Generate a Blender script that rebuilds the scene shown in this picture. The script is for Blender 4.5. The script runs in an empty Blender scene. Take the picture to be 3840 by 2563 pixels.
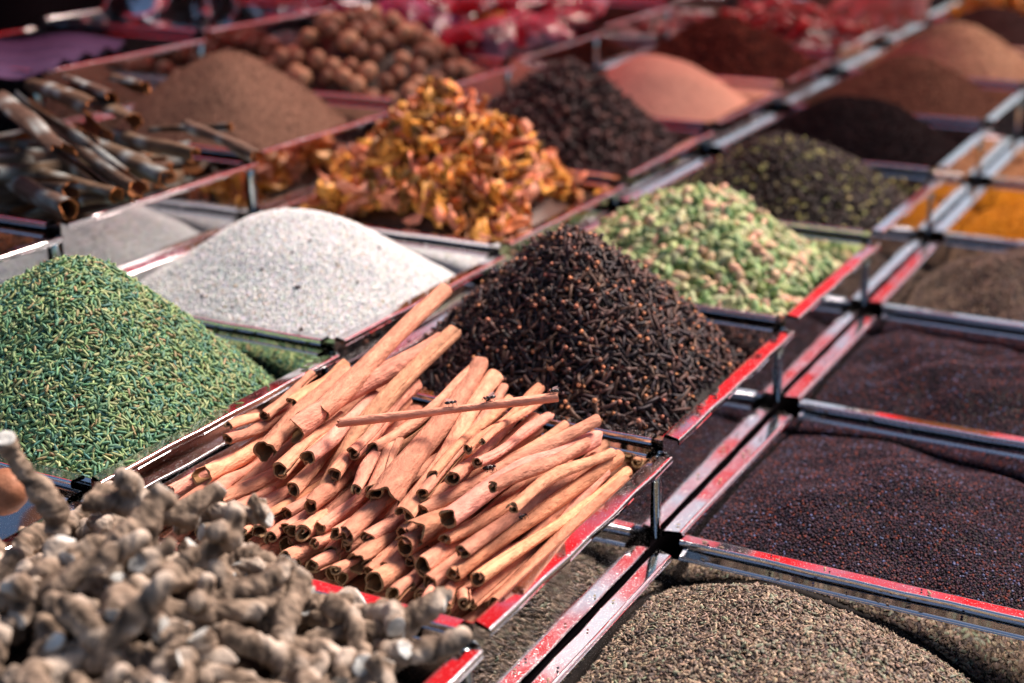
import bpy, math, random
import numpy as np
from mathutils import Vector, Matrix, noise as mnoise

rng = np.random.default_rng(7)
random.seed(7)
scene = bpy.context.scene
COL = scene.collection
PI = math.pi

# ------------------------------------------------------------------ camera, sky, sun, exposure
CAM = np.array([-0.63600, -0.39962, 0.54943])
RM = np.array([[0.47042064, -0.88213248, -0.02338178],
               [0.32868823, 0.15056867, 0.93235890],
               [0.81894351, 0.44628619, -0.36077717]])      # right, up, forward
FPX, PW, PH = 5558.9, 3840.0, 2563.0
cam_data = bpy.data.cameras.new('camera')
cam = bpy.data.objects.new('camera', cam_data)
COL.objects.link(cam)
m = Matrix.Identity(4)
for i in range(3):
    m[i][0] = RM[0][i]; m[i][1] = RM[1][i]; m[i][2] = -RM[2][i]; m[i][3] = CAM[i]
cam.matrix_world = m
cam_data.sensor_fit = 'HORIZONTAL'
cam_data.sensor_width = 36.0
cam_data.lens = FPX / PW * 36.0
cam_data.clip_start = 0.02
cam_data.clip_end = 400.0
cam_data.dof.use_dof = True
cam_data.dof.focus_distance = 1.02
cam_data.dof.aperture_fstop = 3.9
scene.camera = cam

SUN_EL, SUN_AZ = math.radians(50), math.radians(-27)        # azimuth measured from +X (along the rows)
world = bpy.data.worlds.new('World')
scene.world = world
world.use_nodes = True
wn = world.node_tree.nodes
sky = wn.new('ShaderNodeTexSky')
sky.sky_type = 'NISHITA'
sky.sun_disc = False
sky.sun_elevation = SUN_EL
sky.sun_rotation = math.radians(90) - SUN_AZ
sky.air_density = 1.0
sky.dust_density = 3.0
sky.ozone_density = 2.5
world.node_tree.links.new(sky.outputs[0], wn['Background'].inputs[0])
wn['Background'].inputs[1].default_value = 0.068
sun_data = bpy.data.lights.new('sun', 'SUN')
sun = bpy.data.objects.new('sun', sun_data)
COL.objects.link(sun)
sun_data.energy = 5.0
sun_data.angle = math.radians(25)
sun_data.color = (1.0, 0.82, 0.72)
sd = Vector((math.cos(SUN_EL) * math.cos(SUN_AZ), math.cos(SUN_EL) * math.sin(SUN_AZ), math.sin(SUN_EL)))
sun.rotation_euler = sd.to_track_quat('Z', 'Y').to_euler()
sun.location = (0, 0, 3)
scene.view_settings.view_transform = 'Standard'
scene.view_settings.look = 'None'
scene.view_settings.exposure = 0.85
scene.view_settings.gamma = 1.0
scene.view_settings.use_curve_mapping = False

# ------------------------------------------------------------------ pixel helpers (of the 3840x2563 photograph)
def ray(px, py):
    return RM.T @ np.array([(px - PW / 2) / FPX, -(py - PH / 2) / FPX, 1.0])
def onz(px, py, z):
    d = ray(px, py); return CAM + d * ((z - CAM[2]) / d[2])
def onu(px, py, u):
    d = ray(px, py); return CAM + d * ((u - CAM[0]) / d[0])
def project(P):
    q = (np.asarray(P) - CAM) @ RM.T
    return PW / 2 + FPX * q[..., 0] / q[..., 2], PH / 2 - FPX * q[..., 1] / q[..., 2], q[..., 2]

# ------------------------------------------------------------------ the grid of trays
AU, AV = 0.286, 0.292                      # pitch along a row, across the rows
VF = [-0.308, -0.016, 0.276, 0.568, 0.860]  # front wall of every row
ZR = [0.0, 0.079, 0.111, 0.175, 0.240]      # rim height of every row
TILT = 0.010 / AU                           # every tray leans on its neighbour's rim
def cell(t, k):
    return (k + 0.5) * AU, VF[t] + 0.5 * (AV - 0.0172), ZR[t]

# ------------------------------------------------------------------ colours and materials
def lin(r, g, b):
    f = lambda c: (c / 255 / 12.92) if c / 255 <= 0.04045 else ((c / 255 + 0.055) / 1.055) ** 2.4
    return (f(r), f(g), f(b))
def new_mat(name):
    mt = bpy.data.materials.new(name); mt.use_nodes = True
    nt = mt.node_tree
    return mt, nt, nt.nodes['Principled BSDF']
def node(nt, typ, **kw):
    n = nt.nodes.new(typ)
    for k, v in kw.items():
        if k in n.inputs.keys(): n.inputs[k].default_value = v
        else: setattr(n, k, v)
    return n
def mat_metal(name, base=(0.80, 0.80, 0.82), rough=0.04, wave=0.14):
    mt, nt, b = new_mat(name)
    L = nt.links.new
    b.inputs['Metallic'].default_value = 1.0
    tc = node(nt, 'ShaderNodeTexCoord')
    n1 = node(nt, 'ShaderNodeTexNoise', Scale=11.0, Detail=1.0)
    n2 = node(nt, 'ShaderNodeTexNoise', Scale=900.0, Detail=2.0)
    n3 = node(nt, 'ShaderNodeTexNoise', Scale=30.0, Detail=5.0)
    for n in (n1, n2, n3): L(tc.outputs['Object'], n.inputs['Vector'])
    r1 = node(nt, 'ShaderNodeValToRGB'); r1.color_ramp.elements[0].position = 0.63; r1.color_ramp.elements[1].position = 0.70
    L(n2.outputs['Fac'], r1.inputs[0])
    mx = node(nt, 'ShaderNodeMix', data_type='RGBA')
    mx.inputs['A'].default_value = (*base, 1); mx.inputs['B'].default_value = (0.45, 0.40, 0.36, 1)
    mp = node(nt, 'ShaderNodeMath', operation='MULTIPLY'); mp.inputs[1].default_value = 0.55
    L(r1.outputs[0], mp.inputs[0]); L(mp.outputs[0], mx.inputs['Factor'])
    L(mx.outputs['Result'], b.inputs['Base Color'])
    mr = node(nt, 'ShaderNodeMapRange'); mr.inputs['From Min'].default_value = 0.35; mr.inputs['From Max'].default_value = 0.75
    mr.inputs['To Min'].default_value = rough; mr.inputs['To Max'].default_value = rough + 0.09
    L(n3.outputs['Fac'], mr.inputs['Value'])
    ad = node(nt, 'ShaderNodeMath', operation='ADD'); L(mr.outputs[0], ad.inputs[0])
    m2 = node(nt, 'ShaderNodeMath', operation='MULTIPLY'); m2.inputs[1].default_value = 0.4
    L(r1.outputs[0], m2.inputs[0]); L(m2.outputs[0], ad.inputs[1]); L(ad.outputs[0], b.inputs['Roughness'])
    bp = node(nt, 'ShaderNodeBump', Strength=wave, Distance=0.004)
    L(n1.outputs['Fac'], bp.inputs['Height']); L(bp.outputs[0], b.inputs['Normal'])
    return mt
def mat_attr(name, rough=0.7, spec=0.3, noise_scale=400.0, noise_amt=0.25, bump=0.3, bump_scale=900.0, bump_dist=0.0004, stretch=None):
    """colour from the mesh attribute Col, broken up by fine noise"""
    mt, nt, b = new_mat(name)
    L = nt.links.new
    at = node(nt, 'ShaderNodeAttribute', attribute_name='Col')
    tc = node(nt, 'ShaderNodeTexCoord')
    vec = tc.outputs['Object']
    if stretch:
        mpn = node(nt, 'ShaderNodeMapping'); mpn.inputs['Scale'].default_value = stretch
        L(vec, mpn.inputs[0]); vec = mpn.outputs[0]
    n = node(nt, 'ShaderNodeTexNoise', Scale=noise_scale, Detail=4.0)
    L(vec, n.inputs['Vector'])
    mr = node(nt, 'ShaderNodeMapRange'); mr.inputs['From Min'].default_value = 0.3; mr.inputs['From Max'].default_value = 0.7
    mr.inputs['To Min'].default_value = 1 - noise_amt; mr.inputs['To Max'].default_value = 1 + noise_amt
    L(n.outputs['Fac'], mr.inputs['Value'])
    mm = node(nt, 'ShaderNodeVectorMath', operation='SCALE')
    L(at.outputs['Color'], mm.inputs[0]); L(mr.outputs[0], mm.inputs['Scale'])
    L(mm.outputs[0], b.inputs['Base Color'])
    b.inputs['Roughness'].default_value = rough
    b.inputs['Specular IOR Level'].default_value = spec
    if bump > 0:
        nb = node(nt, 'ShaderNodeTexNoise', Scale=bump_scale, Detail=3.0)
        L(vec, nb.inputs['Vector'])
        bp = node(nt, 'ShaderNodeBump', Strength=bump, Distance=bump_dist)
        L(nb.outputs['Fac'], bp.inputs['Height']); L(bp.outputs[0], b.inputs['Normal'])
    return mt
def mat_plain(name, col, rough=0.7, spec=0.3, noise_scale=30.0, amt=0.2, bump=0.2, bump_dist=0.002):
    mt, nt, b = new_mat(name)
    L = nt.links.new
    tc = node(nt, 'ShaderNodeTexCoord')
    n = node(nt, 'ShaderNodeTexNoise', Scale=noise_scale, Detail=5.0); L(tc.outputs['Object'], n.inputs['Vector'])
    mx = node(nt, 'ShaderNodeMix', data_type='RGBA')
    mx.inputs['A'].default_value = (*[c * (1 - amt) for c in col], 1); mx.inputs['B'].default_value = (*[min(1, c * (1 + amt)) for c in col], 1)
    L(n.outputs['Fac'], mx.inputs['Factor']); L(mx.outputs['Result'], b.inputs['Base Color'])
    b.inputs['Roughness'].default_value = rough; b.inputs['Specular IOR Level'].default_value = spec
    bp = node(nt, 'ShaderNodeBump', Strength=bump, Distance=bump_dist); L(n.outputs['Fac'], bp.inputs['Height']); L(bp.outputs[0], b.inputs['Normal'])
    return mt
M = {}
M['steel'] = mat_metal('polished_steel')
M['wall'] = mat_metal('polished_steel_sheet', base=(0.66, 0.67, 0.69), rough=0.03, wave=0.16)
M['rod'] = mat_metal('steel_rod', base=(0.52, 0.62, 0.64), rough=0.08, wave=0.1)
M['dark'] = mat_plain('dark_cloth', lin(16, 12, 16), 0.95, 0.03)
M['ground'] = mat_plain('dusty_ground', (0.10, 0.085, 0.07), 0.95, noise_scale=3.0)
M['purple'] = mat_plain('purple_cloth', lin(72, 52, 84), 0.85, noise_scale=60, amt=0.3)

# ------------------------------------------------------------------ mesh helpers
def mesh_np(name, verts, tris=None, quads=None, mat=None, col=None, smooth=True):
    verts = np.asarray(verts, dtype=np.float32)
    me = bpy.data.meshes.new(name)
    loops = []; starts = []; n = 0
    if quads is not None and len(quads):
        q = np.asarray(quads, dtype=np.int32); loops.append(q.ravel()); starts.append(n + 4 * np.arange(len(q))); n += 4 * len(q)
    if tris is not None and len(tris):
        t = np.asarray(tris, dtype=np.int32); loops.append(t.ravel()); starts.append(n + 3 * np.arange(len(t))); n += 3 * len(t)
    loops = np.concatenate(loops); starts = np.concatenate(starts).astype(np.int32)
    me.vertices.add(len(verts)); me.vertices.foreach_set('co', verts.ravel())
    me.loops.add(len(loops)); me.loops.foreach_set('vertex_index', loops)
    me.polygons.add(len(starts)); me.polygons.foreach_set('loop_start', starts)
    me.polygons.foreach_set('use_smooth', np.full(len(starts), smooth, dtype=bool))
    me.update(calc_edges=True)
    if col is not None:
        c = np.ones((len(verts), 4), dtype=np.float32); c[:, :3] = np.clip(col, 0, 1)
        a = me.attributes.new('Col', 'FLOAT_COLOR', 'POINT'); a.data.foreach_set('color', c.ravel())
    if mat is not None: me.materials.append(mat)
    me.validate()
    return me
def obj(name, me, parent=None, loc=None, mat4=None):
    o = bpy.data.objects.new(name, me); COL.objects.link(o)
    if parent is not None: o.parent = parent
    if mat4 is not None: o.matrix_basis = mat4
    elif loc is not None: o.location = loc
    return o
def thing(name, label, cat, loc=(0, 0, 0), group=None):
    o = bpy.data.objects.new(name, None); COL.objects.link(o)
    o.empty_display_size = 0.02; o.location = loc
    return tag(o, label, cat, group)
def tag(o, label, cat, group=None):
    o['label'] = label; o['category'] = cat
    if group: o['group'] = group
    return o
def box_np(x0, x1, y0, y1, z0, z1):
    v = np.array([[x, y, z] for z in (z0, z1) for y in (y0, y1) for x in (x0, x1)])
    q = [[0, 2, 3, 1], [4, 5, 7, 6], [0, 1, 5, 4], [2, 6, 7, 3], [0, 4, 6, 2], [1, 3, 7, 5]]
    return v, q
def tube_np(pts, radii, n=8, cap=True):
    """swept tube through points; returns verts, quads, tris"""
    pts = np.asarray(pts, float); k = len(pts)
    radii = np.broadcast_to(np.asarray(radii, float), (k,))
    tg = np.gradient(pts, axis=0); tg /= np.linalg.norm(tg, axis=1)[:, None] + 1e-12
    up = np.array([0, 0, 1.0]) if abs(tg[0][2]) < 0.9 else np.array([1.0, 0, 0])
    V = []
    for i in range(k):
        a = np.cross(tg[i], up); a /= np.linalg.norm(a) + 1e-12; b = np.cross(a, tg[i]); up = b
        th = np.arange(n) * 2 * PI / n
        V.append(pts[i] + radii[i] * (np.cos(th)[:, None] * a + np.sin(th)[:, None] * b))
    V = np.concatenate(V); Q = []; T = []
    for i in range(k - 1):
        for j in range(n):
            j2 = (j + 1) % n
            Q.append([i * n + j, i * n + j2, (i + 1) * n + j2, (i + 1) * n + j])
    if cap:
        V = np.concatenate([V, pts[[0, -1]]]); c0 = k * n
        for j in range(n):
            j2 = (j + 1) % n
            T.append([c0, j2, j]); T.append([c0 + 1, (k - 1) * n + j, (k - 1) * n + j2])
    return V, Q, T
def rand_rot(n, spread=None):
    q = rng.normal(size=(n, 4)); q /= np.linalg.norm(q, axis=1)[:, None]
    return quat_mat(q)
def quat_mat(q):
    w, x, y, z = q.T
    return np.stack([np.stack([1 - 2 * (y * y + z * z), 2 * (x * y - z * w), 2 * (x * z + y * w)], -1),
                     np.stack([2 * (x * y + z * w), 1 - 2 * (x * x + z * z), 2 * (y * z - x * w)], -1),
                     np.stack([2 * (x * z - y * w), 2 * (y * z + x * w), 1 - 2 * (x * x + y * y)], -1)], -2)
def mat4(R, p, s=1.0):
    mm = Matrix.Identity(4)
    for i in range(3):
        for j in range(3): mm[i][j] = float(R[i][j]) * s
        mm[i][3] = float(p[i])
    return mm
def vnoise(P, scale, seed=0.0):
    out = np.empty(len(P))
    for i, p in enumerate(P):
        out[i] = mnoise.noise(Vector((p[0] * scale + seed, p[1] * scale - seed, p[2] * scale + 2 * seed)))
    return out

# ------------------------------------------------------------------ setting: ground, table, dark back of the stall
v, q = box_np(-60, 60, -60, 60, -1.02, -1.0)
g = obj('ground', mesh_np('ground', v, quads=q, mat=M['ground'], smooth=False)); g['kind'] = 'structure'
v, q = box_np(-1.1, 4.4, -0.33, 2.6, -1.0, -0.10)
tb = obj('stall_table', mesh_np('stall_table', v, quads=q, mat=M['dark'], smooth=False)); tb['kind'] = 'structure'

# red cloth canopy strung over the rear of the stall: sagging strips with gaps
def canopy_mat():
    mt, nt, b = new_mat('red_canopy_cloth')
    L = nt.links.new
    out = nt.nodes['Material Output']
    tr = node(nt, 'ShaderNodeBsdfTranslucent'); df = node(nt, 'ShaderNodeBsdfDiffuse')
    tc = node(nt, 'ShaderNodeTexCoord'); n = node(nt, 'ShaderNodeTexNoise', Scale=5.0, Detail=4.0); L(tc.outputs['Object'], n.inputs['Vector'])
    mx = node(nt, 'ShaderNodeMix', data_type='RGBA'); mx.inputs['A'].default_value = (0.62, 0.012, 0.02, 1); mx.inputs['B'].default_value = (0.80, 0.03, 0.035, 1)
    L(n.outputs['Fac'], mx.inputs['Factor'])
    for s in (tr, df): L(mx.outputs['Result'], s.inputs['Color'])
    ms = node(nt, 'ShaderNodeMixShader'); ms.inputs[0].default_value = 0.35
    L(tr.outputs[0], ms.inputs[1]); L(df.outputs[0], ms.inputs[2]); L(ms.outputs[0], out.inputs['Surface'])
    nt.nodes.remove(b)
    return mt
M['canopy'] = canopy_mat()
def canopy(u0, u1, v0, v1, z, label, seed, near=0.0):
    nu, nv = 14, 90
    X = np.linspace(0, 1, nu); Y = np.linspace(0, 1, nv)
    gx, gy = np.meshgrid(X, Y, indexing='ij')
    wob = 0.05 * np.sin(gy * 19 + seed) + 0.03 * np.sin(gy * 41 + 2 * seed)
    Vv = v0 + (v1 - v0) * gy
    sh = np.clip((Vv - 0.25) / 0.8, 0, 1); sh = sh * sh * (3 - 2 * sh)
    U = u0 - near * sh * (1 - gx) + (u1 - u0) * gx * np.where(Vv < -0.1, 0.55 + 0.25 * np.sin(Vv * 5 + seed), 1.0) + wob * (0.5 + gx)
    Zz = z - 0.07 * np.sin(PI * gx) - 0.10 * np.sin(PI * gy) + 0.02 * np.sin(gy * 27 + seed)
    V0 = np.stack([U, Vv, Zz], -1).reshape(-1, 3); V1 = V0 + np.array([0, 0, 0.002])
    Q = []
    for i in range(nu - 1):
        for j in range(nv - 1):
            a = i * nv + j; Q.append([a, a + nv, a + nv + 1, a + 1])
    o = obj('canopy', mesh_np('canopy', V0, quads=Q, mat=M['canopy']))
    tag(o, label, 'canopy', 'red canopy cloths')
    return o
CANL = ['nearest red canopy cloth, reaching out over the back rows', 'second red canopy cloth, mirrored in the front tray rims', 'middle red canopy cloth over the far trays', 'fourth red canopy cloth beyond the far trays', 'farthest and widest red canopy cloth']
for i, (u0, u1, z) in enumerate([(1.62, 1.98, 1.25), (2.12, 2.58, 1.28), (2.86, 3.40, 1.33), (3.80, 4.6, 1.4), (5.05, 6.8, 1.5)]):
    canopy(u0, u1, -2.4, 3.2, z, CANL[i], i * 1.7, 0.98 if i == 0 else 0.0)  # first cloth's near edge is pulled forward to shade the back rows

# ------------------------------------------------------------------ trays
TU, TV = AU - 0.020, AV - 0.0172        # inner opening
DEPTH = 0.074
FW = 0.0148
def rim_profile(lip=0.005):
    r = 0.0022
    P = [(0.0, -r)]
    for a in (30, 60, 90): P.append((r - r * math.cos(math.radians(a)), -r + r * math.sin(math.radians(a))))
    P += [(r + 0.0004, 0.0), (FW - 0.0020, 0.0), (FW - 0.0016, 0.0)]
    for a in (30, 60, 90): P.append((FW - 0.0016 + 0.0016 * math.sin(math.radians(a)), -0.0016 + 0.0016 * math.cos(math.radians(a))))
    P += [(FW, -0.0020), (FW, -lip)]
    P.append((FW - 0.0012, -lip)); P.append((FW - 0.0012, -0.0022)); P.append((0.0012, -0.0022 - r * 0.4))
    return np.array(P)
def rim_mesh(name, length, mitre):
    """rim strip along local x (centre 0), pointing outward along -y"""
    P = rim_profile(); n = len(P); nx = 9
    V = []
    for i in range(nx):
        f = i / (nx - 1) - 0.5
        for o_, z in P:
            L_ = length + 2 * mitre * o_ / FW
            V.append([f * L_, -o_ - 0.0006 * math.sin(23 * f + length * 90) * (o_ / FW), z + (0.0008 + 0.0003 * math.sin(9 * f + length * 40)) * (o_ / FW)])
    Q = []; T = []
    for i in range(nx - 1):
        for j in range(n):
            j2 = (j + 1) % n
            Q.append([i * n + j, (i + 1) * n + j, (i + 1) * n + j2, i * n + j2])
    me = mesh_np(name, V, quads=Q, mat=M['steel'], smooth=True)
    return me
RIM_LONG = rim_mesh('rim_front', TU - 0.002, 0.006)
RIM_SIDE = rim_mesh('rim_side', TV - 0.010, 0.001)
th = 0.0009
def wallmesh(name, length):
    v, q = box_np(-length / 2, length / 2, 0, th, -DEPTH, -0.0021)
    return mesh_np(name, v, quads=q, mat=M['wall'], smooth=False)
WALL_LONG = wallmesh('wall_front', TU); WALL_SIDE = wallmesh('wall_side', TV - 2 * th - 0.0004)
v, q = box_np(-TU / 2, TU / 2, -TV / 2, TV / 2, -DEPTH - 0.001, -DEPTH)
FLOOR = mesh_np('tray_floor', v, quads=q, mat=M['wall'], smooth=False)
TRAYS = {}
def tray(t, k, label):
    cx, cy, cz = cell(t, k)
    e = thing('spice_tray', label, 'tray', (cx, cy, cz - DEPTH), 'steel spice trays')
    # lean: near end (low u) a little up, far end a little down, so the rims overlap like shingles
    e.rotation_euler = (0, TILT + random.uniform(-0.003, 0.003), random.uniform(-0.004, 0.004))
    up = DEPTH
    R0 = Matrix.Identity(4)
    for nm, me, ang, off in (('wall', WALL_LONG, 0, (0, -TV / 2)), ('wall', WALL_LONG, PI, (0, TV / 2)),
                             ('wall', WALL_SIDE, -PI / 2, (-TU / 2, 0)), ('wall', WALL_SIDE, PI / 2, (TU / 2, 0)),
                             ('rim', RIM_LONG, 0, (0, -TV / 2)), ('rim', RIM_LONG, PI, (0, TV / 2)),
                             ('rim', RIM_SIDE, -PI / 2, (-TU / 2, 0)), ('rim', RIM_SIDE, PI / 2, (TU / 2, 0))):
        o = obj(nm, me, e, mat4=Matrix.Translation((off[0], off[1], up)) @ Matrix.Rotation(ang, 4, 'Z'))
    obj('tray_floor', FLOOR, e, loc=(0, 0, up))
    TRAYS[(t, k)] = e
    return e
TRAY_LABELS = {
    (0, 0): 'lowest steel tray holding brown dill seeds, nearest the lower right corner',
    (0, 1): 'steel tray of dark mustard seeds just beyond the dill tray',
    (0, 2): 'second steel tray of dark mustard seeds, farther from the dill',
    (0, 3): 'steel tray of grey brown coriander seeds beyond both mustard trays',
    (0, 4): 'steel tray of golden yellow spice at the right edge',
    (0, 5): 'steel tray of pale tan spice at the right edge behind the golden one',
    (1, -1): 'steel tray of dried ginger roots at the lower left',
    (1, 0): 'steel tray heaped with cinnamon sticks in the middle',
    (1, 1): 'steel tray heaped with dark cloves',
    (1, 2): 'steel tray of bright green cardamom pods',
    (1, 3): 'steel tray of dark pods speckled pale green, behind the green cardamom',
    (1, 4): 'steel tray of blackish seeds behind the speckled pods',
    (1, 5): 'steel tray of brown spice behind the blackish seeds',
    (1, 6): 'steel tray of pale tan seeds with a sunlit top, upper right',
    (1, 7): 'far steel tray of dark spice behind the sunlit tan seeds',
    (2, -1): 'shadowed steel tray holding brown nuts at the left edge',
    (2, 0): 'steel tray of green fennel seeds at the left',
    (2, 1): 'steel tray of white grain between fennel and mace',
    (2, 2): 'steel tray heaped with orange mace',
    (2, 3): 'steel tray of dark brown dried pods behind the mace',
    (2, 4): 'steel tray of smooth peach powder',
    (2, 5): 'steel tray of dark red brown spice behind the peach powder',
    (2, 6): 'steel tray of red dried chillies under the reaching hand',
    (3, 0): 'shadowed steel tray of dark scraps at the far left edge',
    (3, 1): 'steel tray of rough grey cassia bark at the left',
    (3, 2): 'steel tray of brown powder behind the cassia bark',
    (3, 3): 'steel tray of round brown nutmegs',
    (3, 4): 'steel tray with pink plastic packets behind the nutmegs',
    (3, 5): 'dark half empty steel tray behind the peach powder',
    (4, 2): 'back steel tray under the purple cloth',
    (4, 3): 'back steel tray beside the steel pot',
    (4, 4): 'back steel tray under the stacked pink packets',
}
for (t, k), lab in TRAY_LABELS.items(): tray(t, k, lab)

# rack: posts and wire rings at the corners of the trays, shelves below
rack = thing('display_rack', 'stepped steel rack with round corner posts carrying all the spice trays', 'rack', (0, 0, -0.1))
def post_mesh(h):
    V, Q, T = tube_np([(0, 0, 0), (0, 0, 0.002), (0, 0, h * 0.5), (0, 0, h - 0.002), (0, 0, h)], [0.003, 0.0045, 0.0045, 0.0045, 0.003], 14)
    return mesh_np('post', V, quads=Q, tris=T, mat=M['rod'])
a_ = np.linspace(-0.15 * PI, 1.15 * PI, 15)
V, Q, T = tube_np(np.stack([0.0072 * np.cos(a_), -0.0072 * np.sin(a_), 0 * a_], -1), 0.0019, 8)
RING = mesh_np('ring', V, quads=Q, tris=T, mat=M['rod'])
for t in (1, 2, 3, 4):
    h = ZR[t] - ZR[t - 1]
    pm = post_mesh(h - 0.010)
    for k in range({1: 0, 2: 0, 3: 1, 4: 2}[t], {1: 8, 2: 8, 3: 7, 4: 6}[t]):
        po = obj('post', pm, rack, loc=(k * AU + 0.001, VF[t] + 0.0005, ZR[t - 1] + 0.002 + 0.1))
        obj('ring', RING, po, loc=(0, -0.001, h - 0.0105))
for t in range(5):
    v, q = box_np(-0.6, 2.6, VF[t] + 0.004, VF[t] + AV - 0.016, -0.09 + 0.1, ZR[t] - DEPTH - 0.012 + 0.1)
    obj('shelf', mesh_np('shelf', v, quads=q, mat=M['dark'], smooth=False), rack)

# ------------------------------------------------------------------ heaps
class Heap:
    """height field over the opening of one tray"""
    def __init__(s, t, k, peak, edge=-0.014, corner=-0.030, px=0.0, py=0.0, e=0.35, bumps=0.004, seed=0, power=2.3, size=1.0, front=None):
        s.t, s.k = t, k; s.cx, s.cy, s.cz = cell(t, k)
        s.peak, s.edge, s.corner, s.px, s.py, s.e, s.bumps, s.seed, s.p, s.size = peak, edge, corner, px, py, e, bumps, seed, power, size
        s.hu, s.hv = TU / 2 - 0.002, TV / 2 - 0.002
        s.front = edge if front is None else front
    def z(s, x, y):                       # x, y in -1..1
        xs = np.where(x > s.px, (x - s.px) / (1 - s.px), (x - s.px) / (1 + s.px)); ys = np.where(y > s.py, (y - s.py) / (1 - s.py), (y - s.py) / (1 + s.py))
        r = (np.abs(xs) ** s.p + np.abs(ys) ** s.p) ** (1 / s.p) / s.size
        g = 1 - (np.sqrt(r * r + s.e ** 2) - s.e) / (math.sqrt(1 + s.e ** 2) - s.e)
        eg = s.edge + (s.front - s.edge) * np.clip(-ys, 0, 1)
        zz = eg + (s.peak - eg) * g
        zz = np.maximum(zz, np.minimum(s.corner, eg - 0.012) + 0.012 * g)
        a = s.seed * 1.3
        zz = zz + s.bumps * (np.sin(3.1 * x + 2.3 * y + a) + 0.6 * np.sin(6.7 * y - 4.1 * x + 2 * a) + 0.35 * np.sin(13 * x + 9 * y + a)) * np.clip(g + 0.3, 0, 1)
        rr = np.random.default_rng(s.seed + 77)
        for fq in (5, 7, 9, 12, 16, 21):
            th_, ph_ = rr.uniform(0, 6.28, 2)
            zz = zz + 2.2 * s.bumps / fq * np.sin(fq * (x * math.cos(th_) + y * math.sin(th_)) + ph_ + 1.5 * np.sin(3 * y + ph_)) * np.clip(g + 0.5, 0, 1)
        return s.cz + zz - TILT * x * s.hu
    def pos(s, x, y):
        return np.stack([s.cx + x * s.hu, s.cy + y * s.hv, s.z(x, y)], -1)
    def normal(s, x, y):
        d = 0.02
        dx = (s.z(x + d, y) - s.z(x - d, y)) / (2 * d * s.hu); dy = (s.z(x, y + d) - s.z(x, y - d)) / (2 * d * s.hv)
        n = np.stack([-dx, -dy, np.ones_like(dx)], -1)
        return n / np.linalg.norm(n, axis=-1)[..., None]
    def surface(s, name, mat, col, drop=0.0, n=42, cvar=0.1, rough=0.0):
        g = np.linspace(-1, 1, n); gx, gy = np.meshgrid(g, g, indexing='ij')
        P = s.pos(gx.ravel(), gy.ravel()); P[:, 2] -= drop
        if rough: P[:, 2] += rng.normal(size=len(P)) * rough
        base = P.copy(); base[:, 2] = s.cz - DEPTH + 0.002 - TILT * (base[:, 0] - s.cx)
        P[:, 2] = np.maximum(P[:, 2], base[:, 2] + 0.001)
        Q = []
        for i in range(n - 1):
            for j in range(n - 1):
                a = i * n + j; Q.append([a, a + n, a + n + 1, a + 1])
        # closed skirt down to the tray floor
        ring = [i * n for i in range(n)] + [(n - 1) * n + j for j in range(1, n)] + [i * n + n - 1 for i in range(n - 2, -1, -1)] + [j for j in range(n - 2, 0, -1)]
        N = n * n; B = base[ring]
        for i in range(len(ring)):
            i2 = (i + 1) % len(ring); Q.append([ring[i], N + i, N + i2, ring[i2]])
        Vv = np.concatenate([P, B])
        c = np.array(col)[None, :] * (1 + cvar * rng.normal(size=(len(Vv), 1)))
        return Vv, Q, c
CULL = 260
def in_frame(P, mrg=CULL):
    x, y, z = project(P)
    return (x > -mrg) & (x < PW + mrg) & (y > -mrg) & (y < PH + mrg) & (z > 0.05)
def scatter(h, n, lift=(0.0, 0.001), tilt=0.35, jitter_grid=True, margin=0.0):
    """points on the heap: position and local frame (x along the grain, z up off the surface)"""
    if jitter_grid:
        m_ = int(math.sqrt(n)); g = (np.arange(m_) + 0.5) / m_ * 2 - 1
        gx, gy = np.meshgrid(g, g, indexing='ij'); x = gx.ravel() + rng.uniform(-1, 1, m_ * m_) / m_; y = gy.ravel() + rng.uniform(-1, 1, m_ * m_) / m_
        x, y = np.clip(x, -0.99, 0.99), np.clip(y, -0.99, 0.99)
    else:
        x = rng.uniform(-0.98, 0.98, n); y = rng.uniform(-0.98, 0.98, n)
    x, y = x * (1 - margin / h.hu), y * (1 - margin / h.hv)
    P = h.pos(x, y); keep = in_frame(P); x, y, P = x[keep], y[keep], P[keep]
    N = h.normal(x, y); n = len(P)
    P = P + N * rng.uniform(lift[0], lift[1], n)[:, None]
    N = N + rng.normal(size=(n, 3)) * tilt; N /= np.linalg.norm(N, axis=1)[:, None]
    A = rng.normal(size=(n, 3)); A -= (A * N).sum(1)[:, None] * N; A /= np.linalg.norm(A, axis=1)[:, None]
    B = np.cross(N, A)
    return P, np.stack([A, B, N], -1)
def instance_mesh(base_list, P, R, S, C):
    """joins transformed copies: base_list of (verts, tris, shade) ; C colour per piece"""
    Vs, Ts, Cs = [], [], []; off = 0
    which = rng.integers(0, len(base_list), len(P))
    for b, (bv, bt, bc) in enumerate(base_list):
        idx = np.where(which == b)[0]
        if not len(idx): continue
        vv = np.einsum('nij,vj->nvi', R[idx], bv) * (S[idx][:, None, None] if S.ndim == 1 else 1) + P[idx][:, None, :]
        nv = len(bv)
        tt = bt[None] + (off + np.arange(len(idx)) * nv)[:, None, None]
        cc = C[idx][:, None, :] * bc[None]
        Vs.append(vv.reshape(-1, 3)); Ts.append(tt.reshape(-1, 3)); Cs.append(cc.reshape(-1, 3)); off += len(idx) * nv
    return np.concatenate(Vs), np.concatenate(Ts), np.concatenate(Cs)
def q2t(Q):
    Q = np.asarray(Q); return np.concatenate([Q[:, [0, 1, 2]], Q[:, [0, 2, 3]]])
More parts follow.
